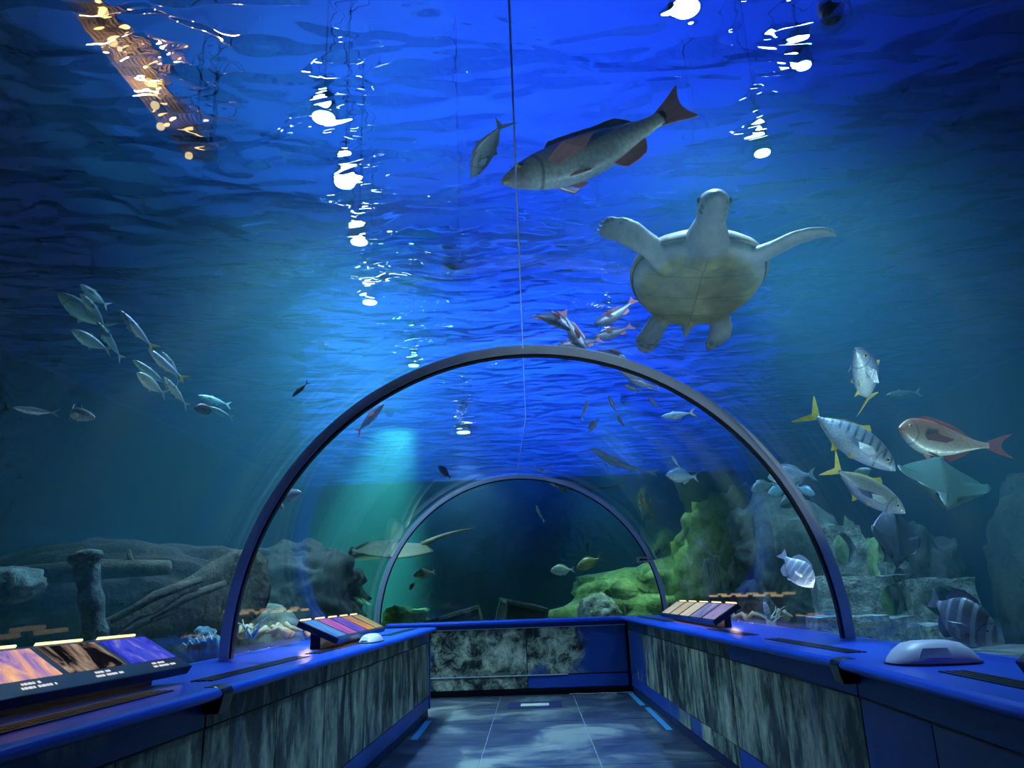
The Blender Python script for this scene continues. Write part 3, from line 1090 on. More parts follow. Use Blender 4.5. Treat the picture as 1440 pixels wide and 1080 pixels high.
for i, (s0, s1, oz) in enumerate(((0.1, 0.75, 0.05), (0.3, 0.95, -0.08), (0.05, 0.6, -0.12))):
    pa, pb = ax * s0, ax * s1
    MB().tube([(pa.x + 0.05, pa.y - 0.28, pa.z + oz), ((pa.x + pb.x) / 2, (pa.y + pb.y) / 2 - 0.34, (pa.z + pb.z) / 2 + oz + 0.03), (pb.x, pb.y - 0.36, pb.z + oz)], [0.02, 0.045, 0.03], 8).build('splinter', MAT['wood'], dw, True)
p0, p1 = at(136, 905, 5.6), at(120, 782, 5.6)
pc = thing('stone_post', 'slim pale teal stone post with a worn capital', 'post', tuple(p0))
dv = p1 - p0
pts = [dv * (i / 8) for i in range(9)]
MB().tube([tuple(q) for q in pts], [0.085 + 0.01 * math.sin(i * 2.1) for i in range(9)], 14).build('shaft', MAT['teal_stone'], pc, True)
MB().tube([tuple(dv * s) for s in (0.92, 0.96, 1.02, 1.06)], [0.09, 0.12, 0.12, 0.06], 14).build('capital', MAT['teal_stone'], pc, True)
MB().tube([tuple(dv * s) for s in (-0.75, 0.0, 0.04)], [0.14, 0.13, 0.095], 14).build('foot', MAT['teal_stone'], pc, True)
pb0, pb1 = at(30, 812, 7.4), at(238, 798, 7.4)
fb = thing('reflection_beam', 'long fallen beam built for a reflection behind the pale post', 'beam', tuple((pb0 + pb1) / 2))  # beam shape modelled in place of a reflection in the acrylic
hv = (pb1 - pb0) / 2
MB().tube([tuple(-hv * 1.3), (0, 0, 0.03), tuple(hv)], [0.11, 0.1, 0.07], 12).build('beam', MAT['wood'], fb, True)
MB().tube([tuple(hv * 0.5), tuple(hv * 0.42 + Vector((0, 0, 0.2)))], [0.04, 0.02], 8).build('stub', MAT['wood'], fb, True)
bk = at(10, 822, 6.0)
tag(rock('teal smooth boulder near the pale post and fallen beam', bk, (0.22, 0.25, 0.14), 'teal_stone', seed=52, sub=4, rough=0.12), 'teal smooth boulder near the pale post and fallen beam', 'rock')
# coral head with a zigzag tube that stands in for a pale reflection
c0 = at(286, 908, 5.9)
ch = thing('coral_head', 'small blue coral head with a pale zigzag tube for a reflection, tucked against the acrylic', 'coral', tuple(c0))
bm = bmesh.new()
bmesh.ops.create_icosphere(bm, subdivisions=4, radius=0.12)
for v in bm.verts:
    v.co *= 1 + 0.25 * noise.noise(v.co * 22)
    v.co.z *= 1.1
me = bpy.data.meshes.new('coral_mound')
bm.to_mesh(me)
bm.free()
me.materials.append(plain('blue_coral', (0.06, 0.2, 0.26), 0.8, 0, 0.5, 20))
place_mesh('coral_mound', me, ch)
MB().tube([(-0.12 + 0.024 * i, -0.13, 0.0 + 0.004 * i + (0.05 if i % 2 else 0.0) * (0.4 + i / 12)) for i in range(12)], 0.007, 6).build('zigzag_reflection', plain('reflection_tint', (0.35, 0.65, 0.72), 0.4), ch, True)


def kelp(label, u, v, d, n, hgt, mat):
    p = at(u, v, d)
    t = thing('seagrass_tuft', label, 'seagrass', tuple(p))
    for i in range(n):
        a = 2.4 * i
        pts = []
        for k in range(7):
            s = k / 6
            r = 0.02 + 0.16 * s * s
            pts.append((r * math.cos(a) + 0.02 * math.sin(s * 6 + i), r * math.sin(a), hgt * s * (1 - 0.25 * s * (i % 3))))
        MB().tube(pts, [0.014 * (1 - 0.8 * k / 6) for k in range(7)], 6).build('blade', mat, t, True)
    return t


gm = plain('pale_seagrass', (0.35, 0.5, 0.42), 0.6)
kelp('pale curling seagrass tuft beside the flat stone', 352, 898, 6.4, 6, 0.2, gm)
kelp('seagrass tuft by the coral rubble near the reef foot', 1085, 880, 8.6, 6, 0.2, gm)
rub = plain('coral_rubble', (0.5, 0.4, 0.24), 0.8, 0, 0.4, 14)
for lb, u, v, d in (('branching coral rubble behind the five-picture display', 392, 893, 7.4), ('branching coral rubble behind the picture tiles', 1080, 870, 9.4)):
    p = at(u, v, d)
    t = thing('coral_rubble', lb, 'coral', tuple(p))
    rnd = random.Random(u)
    for i in range(16):
        x, y = rnd.uniform(-0.4, 0.4), rnd.uniform(-0.3, 0.3)
        a = rnd.uniform(0, 6.28)
        MB().tube([(x, y, 0), (x + 0.1 * math.cos(a), y + 0.1 * math.sin(a), 0.05 + rnd.uniform(0, 0.05)), (x + 0.2 * math.cos(a + 0.4), y + 0.2 * math.sin(a + 0.4), 0.03)], [0.035, 0.028, 0.012], 7).build('branch', rub, t, True)

# service walkway above the water with warm bulbs
w0, w1 = above(70, -20, 7.8), above(300, 215, 7.8)
wk = thing('service_walkway', 'brown service walkway hung above the water with warm bulbs', 'walkway', tuple((w0 + w1) / 2))
wx, wy = abs(w1.x - w0.x) / 2, abs(w1.y - w0.y) / 2 + 0.2
for i in range(8):
    x0_ = -wx + 2 * wx * i / 8
    MB().box(x0_ + 0.01, x0_ + 2 * wx / 8 - 0.01, -wy, wy, 0, 0.05).build('board', MAT['walkway'], wk)
for y in (-wy + 0.1, wy - 0.1):
    MB().box(-wx, wx, y - 0.04, y + 0.04, 0.051, 0.15).build('joist', MAT['housing'], wk)
    for x in (-wx + 0.1, wx - 0.1):
        MB().tube([(x, y, 0.15), (x, y, 2.2)], 0.02, 6).build('hanger', MAT['housing'], wk)
bulb_m = glow('warm_bulb', (1.0, 0.5, 0.16), 7.0)
for i in range(6):
    x, y = -wx * 0.8 + wx * 1.6 * i / 5, wy * (0.8 - 1.5 * i / 5 + 0.35 * ((i * 2) % 3 - 1))
    b = bmesh.new()
    bmesh.ops.create_uvsphere(b, u_segments=12, v_segments=8, radius=0.055)
    me = bpy.data.meshes.new('bulb')
    b.to_mesh(me)
    b.free()
    me.materials.append(bulb_m)
    o = place_mesh('bulb', me, wk)
    o.location = (x, y, -0.07)
    MB().tube([(0, 0, 0.04), (0, 0, 0.08)], 0.025, 8).build('socket', MAT['housing'], o)
wl = bpy.data.lights.new('walkway_light', 'POINT')
wl.energy = 90
wl.color = (1, 0.6, 0.3)
wl.shadow_soft_size = 0.1
wo = bpy.data.objects.new('walkway_light', wl)
COL.objects.link(wo)
wo.parent = wk
wo.location = (0, 0, -0.35)


# ------------------------------------------------------------------ fish
def catmull(pts, s):
    """smooth interpolation of rows of numbers, s in 0..1"""
    n = len(pts) - 1
    x = min(s * n, n - 1e-6)
    i = int(x)
    f = x - i
    p0, p1, p2, p3 = pts[max(i - 1, 0)], pts[i], pts[i + 1], pts[min(i + 2, n)]
    return [0.5 * (2 * b + (c - a) * f + (2 * a - 5 * b + 4 * c - d) * f * f + (3 * b - a - 3 * c + d) * f ** 3) for a, b, c, d in zip(p0, p1, p2, p3)]


SPECIES = {
    # rows: x, top, bottom, half width
    'trevally': dict(body=[(0.5, 0.006, 0.006, 0.006), (0.46, 0.05, 0.036, 0.028), (0.38, 0.105, 0.08, 0.055), (0.25, 0.152, 0.13, 0.075), (0.1, 0.168, 0.158, 0.08), (-0.06, 0.148, 0.148, 0.072), (-0.2, 0.095, 0.095, 0.05), (-0.3, 0.04, 0.04, 0.026), (-0.37, 0.018, 0.018, 0.014)],
                     tail=[(-0.35, 0.018), (-0.42, 0.09), (-0.53, 0.185), (-0.475, 0.08), (-0.43, 0.0), (-0.475, -0.08), (-0.53, -0.185), (-0.42, -0.09), (-0.35, -0.018)],
                     dorsal=[(0.12, 0.15), (0.06, 0.225), (0.0, 0.175), (-0.15, 0.135), (-0.3, 0.05), (-0.3, 0.03), (-0.1, 0.11)],
                     anal=[(-0.02, -0.14), (-0.06, -0.215), (-0.1, -0.15), (-0.3, -0.05), (-0.3, -0.03), (-0.12, -0.11)], pec=0.2, eye=(0.385, 0.03)),
    'snapper': dict(body=[(0.5, 0.008, 0.01, 0.01), (0.45, 0.045, 0.045, 0.035), (0.36, 0.09, 0.08, 0.062), (0.24, 0.125, 0.105, 0.082), (0.08, 0.138, 0.12, 0.09), (-0.08, 0.118, 0.108, 0.078), (-0.22, 0.075, 0.072, 0.05), (-0.32, 0.046, 0.046, 0.028), (-0.38, 0.044, 0.044, 0.02)],
                    tail=[(-0.36, 0.04), (-0.42, 0.07), (-0.51, 0.12), (-0.49, 0.06), (-0.48, 0.0), (-0.49, -0.06), (-0.51, -0.12), (-0.42, -0.07), (-0.36, -0.04)],
                    dorsal=[(0.2, 0.12), (0.16, 0.185), (0.02, 0.185), (-0.1, 0.165), (-0.2, 0.15), (-0.27, 0.06), (-0.2, 0.06), (0.0, 0.11)],
                    anal=[(-0.08, -0.1), (-0.13, -0.165), (-0.24, -0.14), (-0.27, -0.055), (-0.15, -0.07)], pec=0.22, eye=(0.385, 0.035)),
    'bream': dict(body=[(0.5, 0.006, 0.006, 0.008), (0.45, 0.07, 0.05, 0.034), (0.35, 0.15, 0.115, 0.062), (0.2, 0.205, 0.17, 0.082), (0.04, 0.205, 0.18, 0.082), (-0.12, 0.15, 0.14, 0.06), (-0.25, 0.075, 0.075, 0.034), (-0.34, 0.036, 0.036, 0.018), (-0.38, 0.034, 0.034, 0.014)],
                  tail=[(-0.36, 0.03), (-0.42, 0.08), (-0.52, 0.14), (-0.47, 0.06), (-0.455, 0.0), (-0.47, -0.06), (-0.52, -0.14), (-0.42, -0.08), (-0.36, -0.03)],
                  dorsal=[(0.22, 0.18), (0.16, 0.255), (0.0, 0.245), (-0.14, 0.2), (-0.27, 0.07), (-0.2, 0.08), (0.0, 0.16)],
                  anal=[(-0.04, -0.15), (-0.1, -0.22), (-0.25, -0.1), (-0.25, -0.06), (-0.1, -0.11)], pec=0.22, eye=(0.385, 0.05)),
    'slim': dict(body=[(0.5, 0.005, 0.005, 0.006), (0.45, 0.034, 0.03, 0.024), (0.34, 0.07, 0.066, 0.048), (0.2, 0.092, 0.09, 0.06), (0.04, 0.096, 0.096, 0.062), (-0.12, 0.078, 0.078, 0.05), (-0.26, 0.042, 0.042, 0.028), (-0.34, 0.018, 0.018, 0.014), (-0.38, 0.015, 0.015, 0.01)],
                 tail=[(-0.36, 0.014), (-0.43, 0.07), (-0.53, 0.125), (-0.47, 0.045), (-0.435, 0.0), (-0.47, -0.045), (-0.53, -0.125), (-0.43, -0.07), (-0.36, -0.014)],
                 dorsal=[(0.14, 0.085), (0.08, 0.135), (0.03, 0.1), (-0.12, 0.085), (-0.26, 0.04), (-0.1, 0.07)],
                 anal=[(-0.04, -0.085), (-0.09, -0.125), (-0.14, -0.085), (-0.26, -0.04), (-0.12, -0.065)], pec=0.14, eye=(0.4, 0.018)),
    'long': dict(body=[(0.5, 0.006, 0.006, 0.01), (0.46, 0.022, 0.02, 0.026), (0.36, 0.04, 0.04, 0.042), (0.2, 0.056, 0.05, 0.052), (0.04, 0.058, 0.05, 0.052), (-0.12, 0.046, 0.04, 0.04), (-0.26, 0.028, 0.026, 0.024), (-0.38, 0.014, 0.014, 0.012), (-0.42, 0.01, 0.01, 0.008)],
                 tail=[(-0.38, 0.012), (-0.46, 0.05), (-0.54, 0.09), (-0.5, 0.035), (-0.48, 0.0), (-0.5, -0.02), (-0.51, -0.045), (-0.45, -0.025), (-0.38, -0.012)],
                 dorsal=[(0.1, 0.05), (0.04, 0.115), (0.02, 0.09), (0.0, 0.05)],
                 anal=[(-0.14, -0.035), (-0.19, -0.07), (-0.2, -0.03)], pec=0.14, eye=(0.43, 0.012)),
    'round': dict(body=[(0.5, 0.01, 0.01, 0.012), (0.44, 0.12, 0.08, 0.045), (0.34, 0.22, 0.17, 0.075), (0.18, 0.29, 0.25, 0.09), (0.0, 0.29, 0.26, 0.088), (-0.16, 0.2, 0.19, 0.062), (-0.27, 0.1, 0.1, 0.034), (-0.35, 0.05, 0.05, 0.018), (-0.38, 0.046, 0.046, 0.014)],
                  tail=[(-0.36, 0.045), (-0.43, 0.09), (-0.52, 0.13), (-0.49, 0.0), (-0.52, -0.13), (-0.43, -0.09), (-0.36, -0.045)],
                  dorsal=[(0.2, 0.26), (0.12, 0.34), (-0.06, 0.36), (-0.22, 0.3), (-0.28, 0.12), (-0.15, 0.16), (0.02, 0.25)],
                  anal=[(0.0, -0.23), (-0.1, -0.32), (-0.24, -0.27), (-0.28, -0.11), (-0.14, -0.16)], pec=0.22, eye=(0.385, 0.07)),
}


def fish_mat(name, belly, flank, back, stripes=None, z=(-0.1, 0.12), rough=0.38, spots=None, head=None, metal=0.15):
    t = NT(name)
    tc = t.nt.nodes.new('ShaderNodeTexCoord')
    sp = t.nt.nodes.new('ShaderNodeSeparateXYZ')
    t.l(tc.outputs['Object'], sp.inputs[0])
    nz = t.noise(tc.outputs['Object'], 14, 4, 0.6)
    h = t.math('ADD', sp.outputs[2], t.math('MULTIPLY', t.math('SUBTRACT', nz, 0.5), 0.06))
    f = t.math('DIVIDE', t.math('SUBTRACT', h, z[0]), z[1] - z[0])
    col = t.ramp(f, [(0.05, belly), (0.45, flank), (0.92, back)])
    if stripes:
        freq, dark, lo = stripes
        w = t.math('SINE', t.math('MULTIPLY', t.math('ADD', sp.outputs[0], t.math('MULTIPLY', sp.outputs[2], 0.25)), freq))
        mk = t.math('MULTIPLY', t.ramp(w, [(0.3, (0, 0, 0)), (0.75, (1, 1, 1))]), t.ramp(f, [(lo, (0, 0, 0)), (lo + 0.2, (1, 1, 1))]))
        col = t.mix(mk, col, dark)
    if head:
        x0, hc = head
        mk = t.ramp(sp.outputs[0], [(x0, (0, 0, 0)), (x0 + 0.06, (1, 1, 1))])
        col = t.mix(t.math('MULTIPLY', mk, 0.8), col, hc)
    # edge of the gill cover and the mouth slit
    rx = t.math('SUBTRACT', sp.outputs[0], 0.415)
    rg_ = t.math('SQRT', t.math('ADD', t.math('MULTIPLY', rx, rx), t.math('MULTIPLY', t.math('MULTIPLY', sp.outputs[2], sp.outputs[2]), 0.55)))
    gill = t.math('MULTIPLY', t.ramp(t.math('ABSOLUTE', t.math('SUBTRACT', rg_, 0.125)), [(0.004, (1, 1, 1)), (0.012, (0, 0, 0))]), t.math('LESS_THAN', rx, -0.02))
    mouth = t.math('MULTIPLY', t.math('LESS_THAN', t.math('ABSOLUTE', t.math('ADD', sp.outputs[2], 0.01)), 0.004), t.math('GREATER_THAN', sp.outputs[0], 0.455))
    col = t.mix(t.math('MULTIPLY', t.math('MAXIMUM', gill, mouth), 0.5), col, (0.03, 0.035, 0.04))
    sc = t.nt.nodes.new('ShaderNodeTexVoronoi')
    sc.inputs['Scale'].default_value = 46
    t.l(tc.outputs['Object'], sc.inputs['Vector'])
    col = t.mix(t.math('MULTIPLY', sc.outputs['Distance'], 0.35), col, (0.02, 0.03, 0.04))
    return t.principled(col, rough, metal, sc.outputs['Distance'], 0.15, 0.01)


def fin_mat(name, c):
    t = NT(name)
    co = t.coords((1, 1, 1))
    w = t.noise(t.coords((12, 1, 70)), 1.0, 2)
    col = t.mix(w, tuple(x * 0.45 for x in c), tuple(min(1, x * 1.3) for x in c))
    return t.principled(col, 0.5, 0, w, 0.2, 0.01)


FM = {
    'silver_bar': (fish_mat('silver_barred_skin', (0.65, 0.82, 0.9), (0.42, 0.58, 0.68), (0.2, 0.3, 0.4), (78, (0.1, 0.15, 0.2), 0.42)), fin_mat('yellow_fin', (0.72, 0.68, 0.1))),
    'silver': (fish_mat('silver_skin', (0.62, 0.76, 0.82), (0.45, 0.6, 0.66), (0.3, 0.36, 0.3)), fin_mat('yellow_fin_2', (0.75, 0.68, 0.08))),
    'blue_back': (fish_mat('blue_backed_skin', (0.6, 0.78, 0.8), (0.4, 0.55, 0.7), (0.14, 0.24, 0.5)), fin_mat('yellow_fin_3', (0.65, 0.6, 0.12))),
    'snapper': (fish_mat('pale_red_snapper_skin', (0.66, 0.82, 0.78), (0.78, 0.76, 0.66), (0.55, 0.34, 0.3), None, (-0.06, 0.16), head=(0.34, (0.45, 0.42, 0.45))), fin_mat('maroon_fin', (0.5, 0.22, 0.24))),
    'red': (fish_mat('red_bream_skin', (0.7, 0.78, 0.68), (0.55, 0.4, 0.26), (0.5, 0.16, 0.08), None, (-0.14, 0.18), head=(0.4, (0.55, 0.2, 0.1))), fin_mat('dark_red_fin', (0.26, 0.06, 0.05))),
    'teal': (fish_mat('teal_silver_skin', (0.3, 0.62, 0.6), (0.22, 0.5, 0.5), (0.12, 0.3, 0.36)), fin_mat('teal_fin', (0.3, 0.55, 0.55))),
    'pale': (fish_mat('pale_green_skin', (0.75, 0.9, 0.72), (0.6, 0.82, 0.62), (0.42, 0.62, 0.46)), fin_mat('pale_fin', (0.5, 0.7, 0.5))),
    'olive': (fish_mat('olive_skin', (0.4, 0.46, 0.22), (0.3, 0.34, 0.14), (0.18, 0.2, 0.1)), fin_mat('olive_fin', (0.26, 0.3, 0.14))),
    'dark': (fish_mat('dark_purple_skin', (0.07, 0.07, 0.1), (0.03, 0.03, 0.05), (0.02, 0.018, 0.035)), fin_mat('dark_fin', (0.05, 0.05, 0.09))),
    'grey': (fish_mat('grey_blue_skin', (0.5, 0.6, 0.64), (0.3, 0.4, 0.46), (0.16, 0.22, 0.28)), fin_mat('grey_fin', (0.2, 0.27, 0.33))),
    'redfin': (fish_mat('slate_skin', (0.3, 0.32, 0.42), (0.12, 0.12, 0.2), (0.06, 0.05, 0.1)), fin_mat('red_fin', (0.42, 0.12, 0.16))),
    'green': (fish_mat('green_grey_skin', (0.14, 0.24, 0.19), (0.1, 0.18, 0.14), (0.06, 0.11, 0.09)), fin_mat('green_fin', (0.16, 0.28, 0.22))),
    'ray_green': (fish_mat('ray_green_skin', (0.07, 0.15, 0.1), (0.06, 0.13, 0.09), (0.05, 0.1, 0.07)), fin_mat('ray_tail', (0.1, 0.2, 0.14))),
    'striped': (fish_mat('white_striped_skin', (0.4, 0.45, 0.5), (0.34, 0.4, 0.46), (0.16, 0.19, 0.22), (34, (0.72, 0.76, 0.8), -0.3), (-0.2, 0.25)), fin_mat('grey_fin_2', (0.18, 0.22, 0.28))),
    'pinkstripe': (fish_mat('lilac_striped_skin', (0.6, 0.58, 0.7), (0.5, 0.48, 0.62), (0.36, 0.36, 0.5), (46, (0.8, 0.8, 0.88), -0.3), (-0.2, 0.25)), fin_mat('lilac_fin', (0.42, 0.42, 0.55))),
}
EYE_W = plain('fish_eye_ring', (0.6, 0.62, 0.4), 0.2)
EYE_B = plain('fish_eye_pupil', (0.01, 0.01, 0.012), 0.08)
CACHE = {}


def fish_meshes(sp, look, bend, simple):
    key = (sp, look, bend, simple)
    if key in CACHE:
        return CACHE[key]
    S_ = SPECIES[sp]
    skin, finm = FM[look]

    def bx(x):
        """sideways bend of the spine"""
        return bend * max(0.0, 0.3 - x) ** 2 * 1.6

    def B(pts):
        return [(x, y + bx(x), z) for x, y, z in pts]
    out = []
    nr, ns = (14, 12) if simple else (26, 20)
    rings = []
    for i in range(nr):
        s = i / (nr - 1)
        s = s ** 1.15
        x, t_, b_, w = catmull(S_['body'], s)
        t_, b_, w = max(t_, 0.004), max(b_, 0.004), max(w, 0.004)
        ring = []
        for k in range(ns):
            a = 2 * PI * k / ns
            c, si = math.cos(a), math.sin(a)
            ring.append((x, w * math.copysign(abs(c) ** 0.9, c), (t_ if si > 0 else b_) * si))
        rings.append(B(ring))
    body = MB().rings(rings)
    t = 0.008

    def plate(o2):
        # round the outline, keep the pointed tips
        q, n = [], len(o2)
        for i in range(n):
            p0, p1, p2, p3 = (Vector((*o2[(i + j) % n], 0)) for j in (-1, 0, 1, 2))
            for f in (0.0, 0.25, 0.5, 0.75):
                c = 0.5 * (2 * p1 + (p2 - p0) * f + (2 * p0 - 5 * p1 + 4 * p2 - p3) * f * f + (3 * p1 - p0 - 3 * p2 + p3) * f ** 3)
                c = c.lerp(p1.lerp(p2, f), 0.45)
                # little scallops where the fin rays end
                q.append((c.x, c.y * (1.0 if f in (0.0, 0.5) else 0.985)))
        return B([(x, 0, z) for x, z in q])
    if simple:
        for k in ('tail', 'dorsal', 'anal'):
            body.fin(plate(S_[k]), t)
        out.append(('body', body.mesh('fish_body', skin, True)))
        CACHE[key] = out
        return out
    out.append(('body', body.mesh('fish_body', skin, True)))
    out.append(('tail_fin', MB().fin(plate(S_['tail']), t).mesh('tail_fin', finm)))
    out.append(('dorsal_fin', MB().fin(plate(S_['dorsal']), t).mesh('dorsal_fin', finm)))
    out.append(('anal_fin', MB().fin(plate(S_['anal']), t).mesh('anal_fin', finm)))
    x, t_, b_, w = catmull(S_['body'], 0.36)
    L = S_['pec']
    for sgn in (-1, 1):
        y0 = sgn * w * 0.9
        pts = [(x, y0, 0.0), (x - L * 0.35, y0 + sgn * L * 0.35, 0.02), (x - L, y0 + sgn * L * 0.55, -0.03), (x - L * 0.75, y0 + sgn * L * 0.4, -0.07), (x - L * 0.2, y0 + sgn * 0.01, -0.05)]
        out.append(('pectoral_fin', MB().fin(B(pts), t).mesh('pectoral_fin', finm if look in ('snapper', 'red', 'redfin') else skin)))
        pv = [(x - 0.06, sgn * w * 0.3, -b_ * 0.92), (x - 0.16, sgn * w * 0.75, -b_ * 1.25), (x - 0.2, sgn * w * 0.6, -b_ * 1.15), (x - 0.14, sgn * w * 0.25, -b_ * 0.93)]
        out.append(('pelvic_fin', MB().fin(B(pv), t).mesh('pelvic_fin', finm)))
        ex, ez = S_['eye']
        q = min(range(200), key=lambda i: abs(catmull(S_['body'], i / 199)[0] - ex))
        _, et, eb, ew = catmull(S_['body'], q / 199)
        ey = ew * math.sqrt(max(0.05, 1 - (ez / et) ** 2)) * 0.93
        rr = 0.021 if sp != 'long' else 0.011
        for nm, r_, dy, m in (('eye', rr, 0.0, EYE_W), ('pupil', rr * 0.6, rr * 0.55, EYE_B)):
            bm = bmesh.new()
            bmesh.ops.create_uvsphere(bm, u_segments=10, v_segments=8, radius=r_)
            for v in bm.verts:
                v.co.y = v.co.y * 0.6 + sgn * (ey + dy)
                v.co.x += ex
                v.co.z += ez
            me = bpy.data.meshes.new(nm)
            bm.to_mesh(me)
            bm.free()
            me.materials.append(m)
            out.append((nm, me))
    CACHE[key] = out
    return out


def orient(o, head, tail, up, length_scale=1.0):
    X = (head - tail)
    L = X.length * length_scale
    X.normalize()
    Z = Vector(up)
    Y = Z.cross(X).normalized()
    Z = X.cross(Y)
    c = (head + tail) / 2
    M = Matrix(((X.x * L, Y.x * L, Z.x * L, c.x), (X.y * L, Y.y * L, Z.y * L, c.y), (X.z * L, Y.z * L, Z.z * L, c.z), (0, 0, 0, 1)))
    o.matrix_world = M


def fish(label, sp, look, h, t, d, dd=0.0, bend=0.0, simple=False, up=(0, 0, 1), group=None, cat='fish'):
    """h, t: where the picture shows snout and tail tip; d, dd: distance and how much farther the tail is"""
    H, T = at(h[0], h[1], d), at(t[0], t[1], d + dd)
    o = bpy.data.objects.new('fish', None)
    COL.objects.link(o)
    orient(o, H, T, up)
    tag(o, label, cat, group)
    last = None
    for nm, me in fish_meshes(sp, look, bend, simple):
        if nm == 'pupil':
            place_mesh(nm, me, last)
        else:
            last = place_mesh(nm, me, o)
    c = o.matrix_world.translation
    if (c.y < 12.7 and math.hypot(c.x, max(c.z - 1.14, 0)) < 2.4) or c.z > 5.1:
        print('FISH PLACE?', label, [round(x, 2) for x in c])
    return o


# --- the big ones
fish('large pale snapper with maroon fins gliding over the tunnel crown', 'snapper', 'snapper', (705, 256), (944, 198), 4.25, 0.25, 0.25, up=(0.05, 0.25, 1))
fish('grey slim fish nose down beside the large snapper', 'trevally', 'grey', (664, 250), (702, 160), 4.4, -0.35, -0.2, up=(0.9, 0.4, 0.25))
fish('silver trevally with dark bars and yellow tail swimming nose down', 'trevally', 'silver_bar', (1259, 662), (1136, 572), 5.7, 0.1, 0.15)
fish('plump silver trevally with bright yellow tail above the ruins', 'trevally', 'silver', (1273, 722), (1164, 658), 5.9, 0.15, -0.3)
fish('blue backed trevally turned head-on with one fin spread', 'trevally', 'blue_back', (1203, 490), (1238, 574), 5.2, 0.55, -0.15, up=(0.6, -0.2, 0.75))
fish('reddish bream with dark red fins facing the trevally', 'bream', 'red', (1264, 602), (1352, 640), 5.8, 0.35, 0.5)
fish('large rounded fish with pale stripes behind the worktop glass', 'round', 'striped', (1404, 902), (1296, 842), 5.0, 0.4, 0.2)
fish('small lilac striped fish diving beside the steel rib', 'round', 'pinkstripe', (1143, 826), (1098, 778), 7.6, 0.1, 0.1)
fish('tiny lilac fish low over the coral rubble', 'bream', 'pinkstripe', (1074, 846), (1085, 878), 8.3, 0.1, 0.0, True)

# --- grey green group over the reef ledge
for lb, sp, lk, h, t, d in (
        ('green grey fish leading the group over the reef ledge', 'bream', 'green', (1056, 690), (1088, 680), 8.6),
        ('grey fish partly hidden behind the steel rib over the ledge', 'bream', 'grey', (1080, 672), (1142, 668), 8.4),
        ('teal fish low in the group over the reef ledge', 'bream', 'teal', (1080, 694), (1108, 688), 8.8),
        ('teal fish right behind the steel rib over the ledge', 'bream', 'teal', (1146, 696), (1118, 684), 8.2),
        ('dull green fish just above the ledge rock', 'bream', 'green', (1096, 712), (1128, 698), 9.0),
        ('green grey fish hidden behind the plump silver trevally', 'bream', 'green', (1226, 660), (1190, 676), 7.4),
        ('pale grey fish by the yellow tail of the plump trevally', 'bream', 'grey', (1194, 686), (1222, 704), 7.6),
        ('dark little fish under the head-on trevally', 'bream', 'green', (1210, 556), (1222, 546), 8.0),
        ('thin green fish beyond the head-on trevally', 'slim', 'green', (1246, 556), (1290, 553), 7.8)):
    fish(lb, sp, lk, h, t, d, 0.15, 0.1, simple=(abs(h[0] - t[0]) < 34))

# --- teal school on the left
for lb, sp, lk, h, t, d, b in (
        ('largest teal fish of the school, upper side', 'trevally', 'teal', (80, 412), (152, 466), 5.3, 0.1),
        ('slim teal fish beside the largest one of the school', 'slim', 'teal', (112, 412), (158, 466), 5.1, -0.2),
        ('green tinted fish below the largest one of the school', 'trevally', 'teal', (100, 464), (151, 496), 5.0, 0.2),
        ('teal fish with its forked tail hanging in the gap of the school', 'slim', 'teal', (136, 452), (172, 506), 5.2, 0.0),
        ('pale teal fish high behind the school', 'trevally', 'teal', (112, 400), (150, 432), 6.1, 0.1),
        ('blue flashing fish in the middle of the school', 'slim', 'blue_back', (168, 436), (214, 492), 5.5, 0.1),
        ('teal fish in the lower cluster of the school', 'slim', 'teal', (186, 506), (238, 544), 5.4, 0.0),
        ('blue flashing fish in the lower cluster of the school', 'slim', 'blue_back', (208, 490), (254, 536), 5.7, 0.2),
        ('narrow teal fish at the outer edge of the lower cluster', 'slim', 'teal', (226, 494), (260, 538), 5.9, -0.2),
        ('small green tinted fish under the lower cluster', 'trevally', 'pale', (192, 524), (230, 556), 5.2, 0.1),
        ('yellow green fish trailing the lower cluster', 'slim', 'pale', (230, 530), (264, 572), 5.6, 0.0)):
    fish(lb, sp, lk, h, t, d, 0.25, b, group='teal school of fish')
fish('dark purple fish below the trailing end of the school', 'bream', 'dark', (272, 574), (304, 577), 6.2, 0.2, 0.1)
fish('small teal fish swimming off behind the dark purple fish', 'slim', 'teal', (294, 572), (328, 588), 6.3, 0.2, 0.0)
fish('faint teal fish above the dark purple fish', 'slim', 'teal', (278, 556), (324, 570), 7.6, 0.3, 0.0)
fish('long pale grey fish with a reddish snout in the shade', 'slim', 'grey', (18, 573), (78, 584), 5.4, 0.2, 0.3)
fish('long grey fish following the reddish snouted one', 'slim', 'grey', (134, 588), (74, 574), 5.6, 0.2, 0.3)
fish('small black fish alone beside the steel rib', 'slim', 'dark', (411, 558), (432, 538), 6.0, 0.1, 0.1, True)
fish('grey silver fish just inside the steel rib', 'bream', 'grey', (424, 692), (394, 704), 7.4, 0.1, 0.1, True)
fish('pale silver fish right behind the steel rib', 'bream', 'grey', (399, 716), (374, 702), 7.2, 0.1, 0.1, True)
fish('reddish slim fish under the crown of the rib', 'slim', 'redfin', (540, 568), (498, 608), 7.8, 0.2, 0.1)
fish('dark bluish fish against the bright light patch', 'bream', 'dark', (616, 656), (634, 672), 11.0, 0.2, 0.0, True)

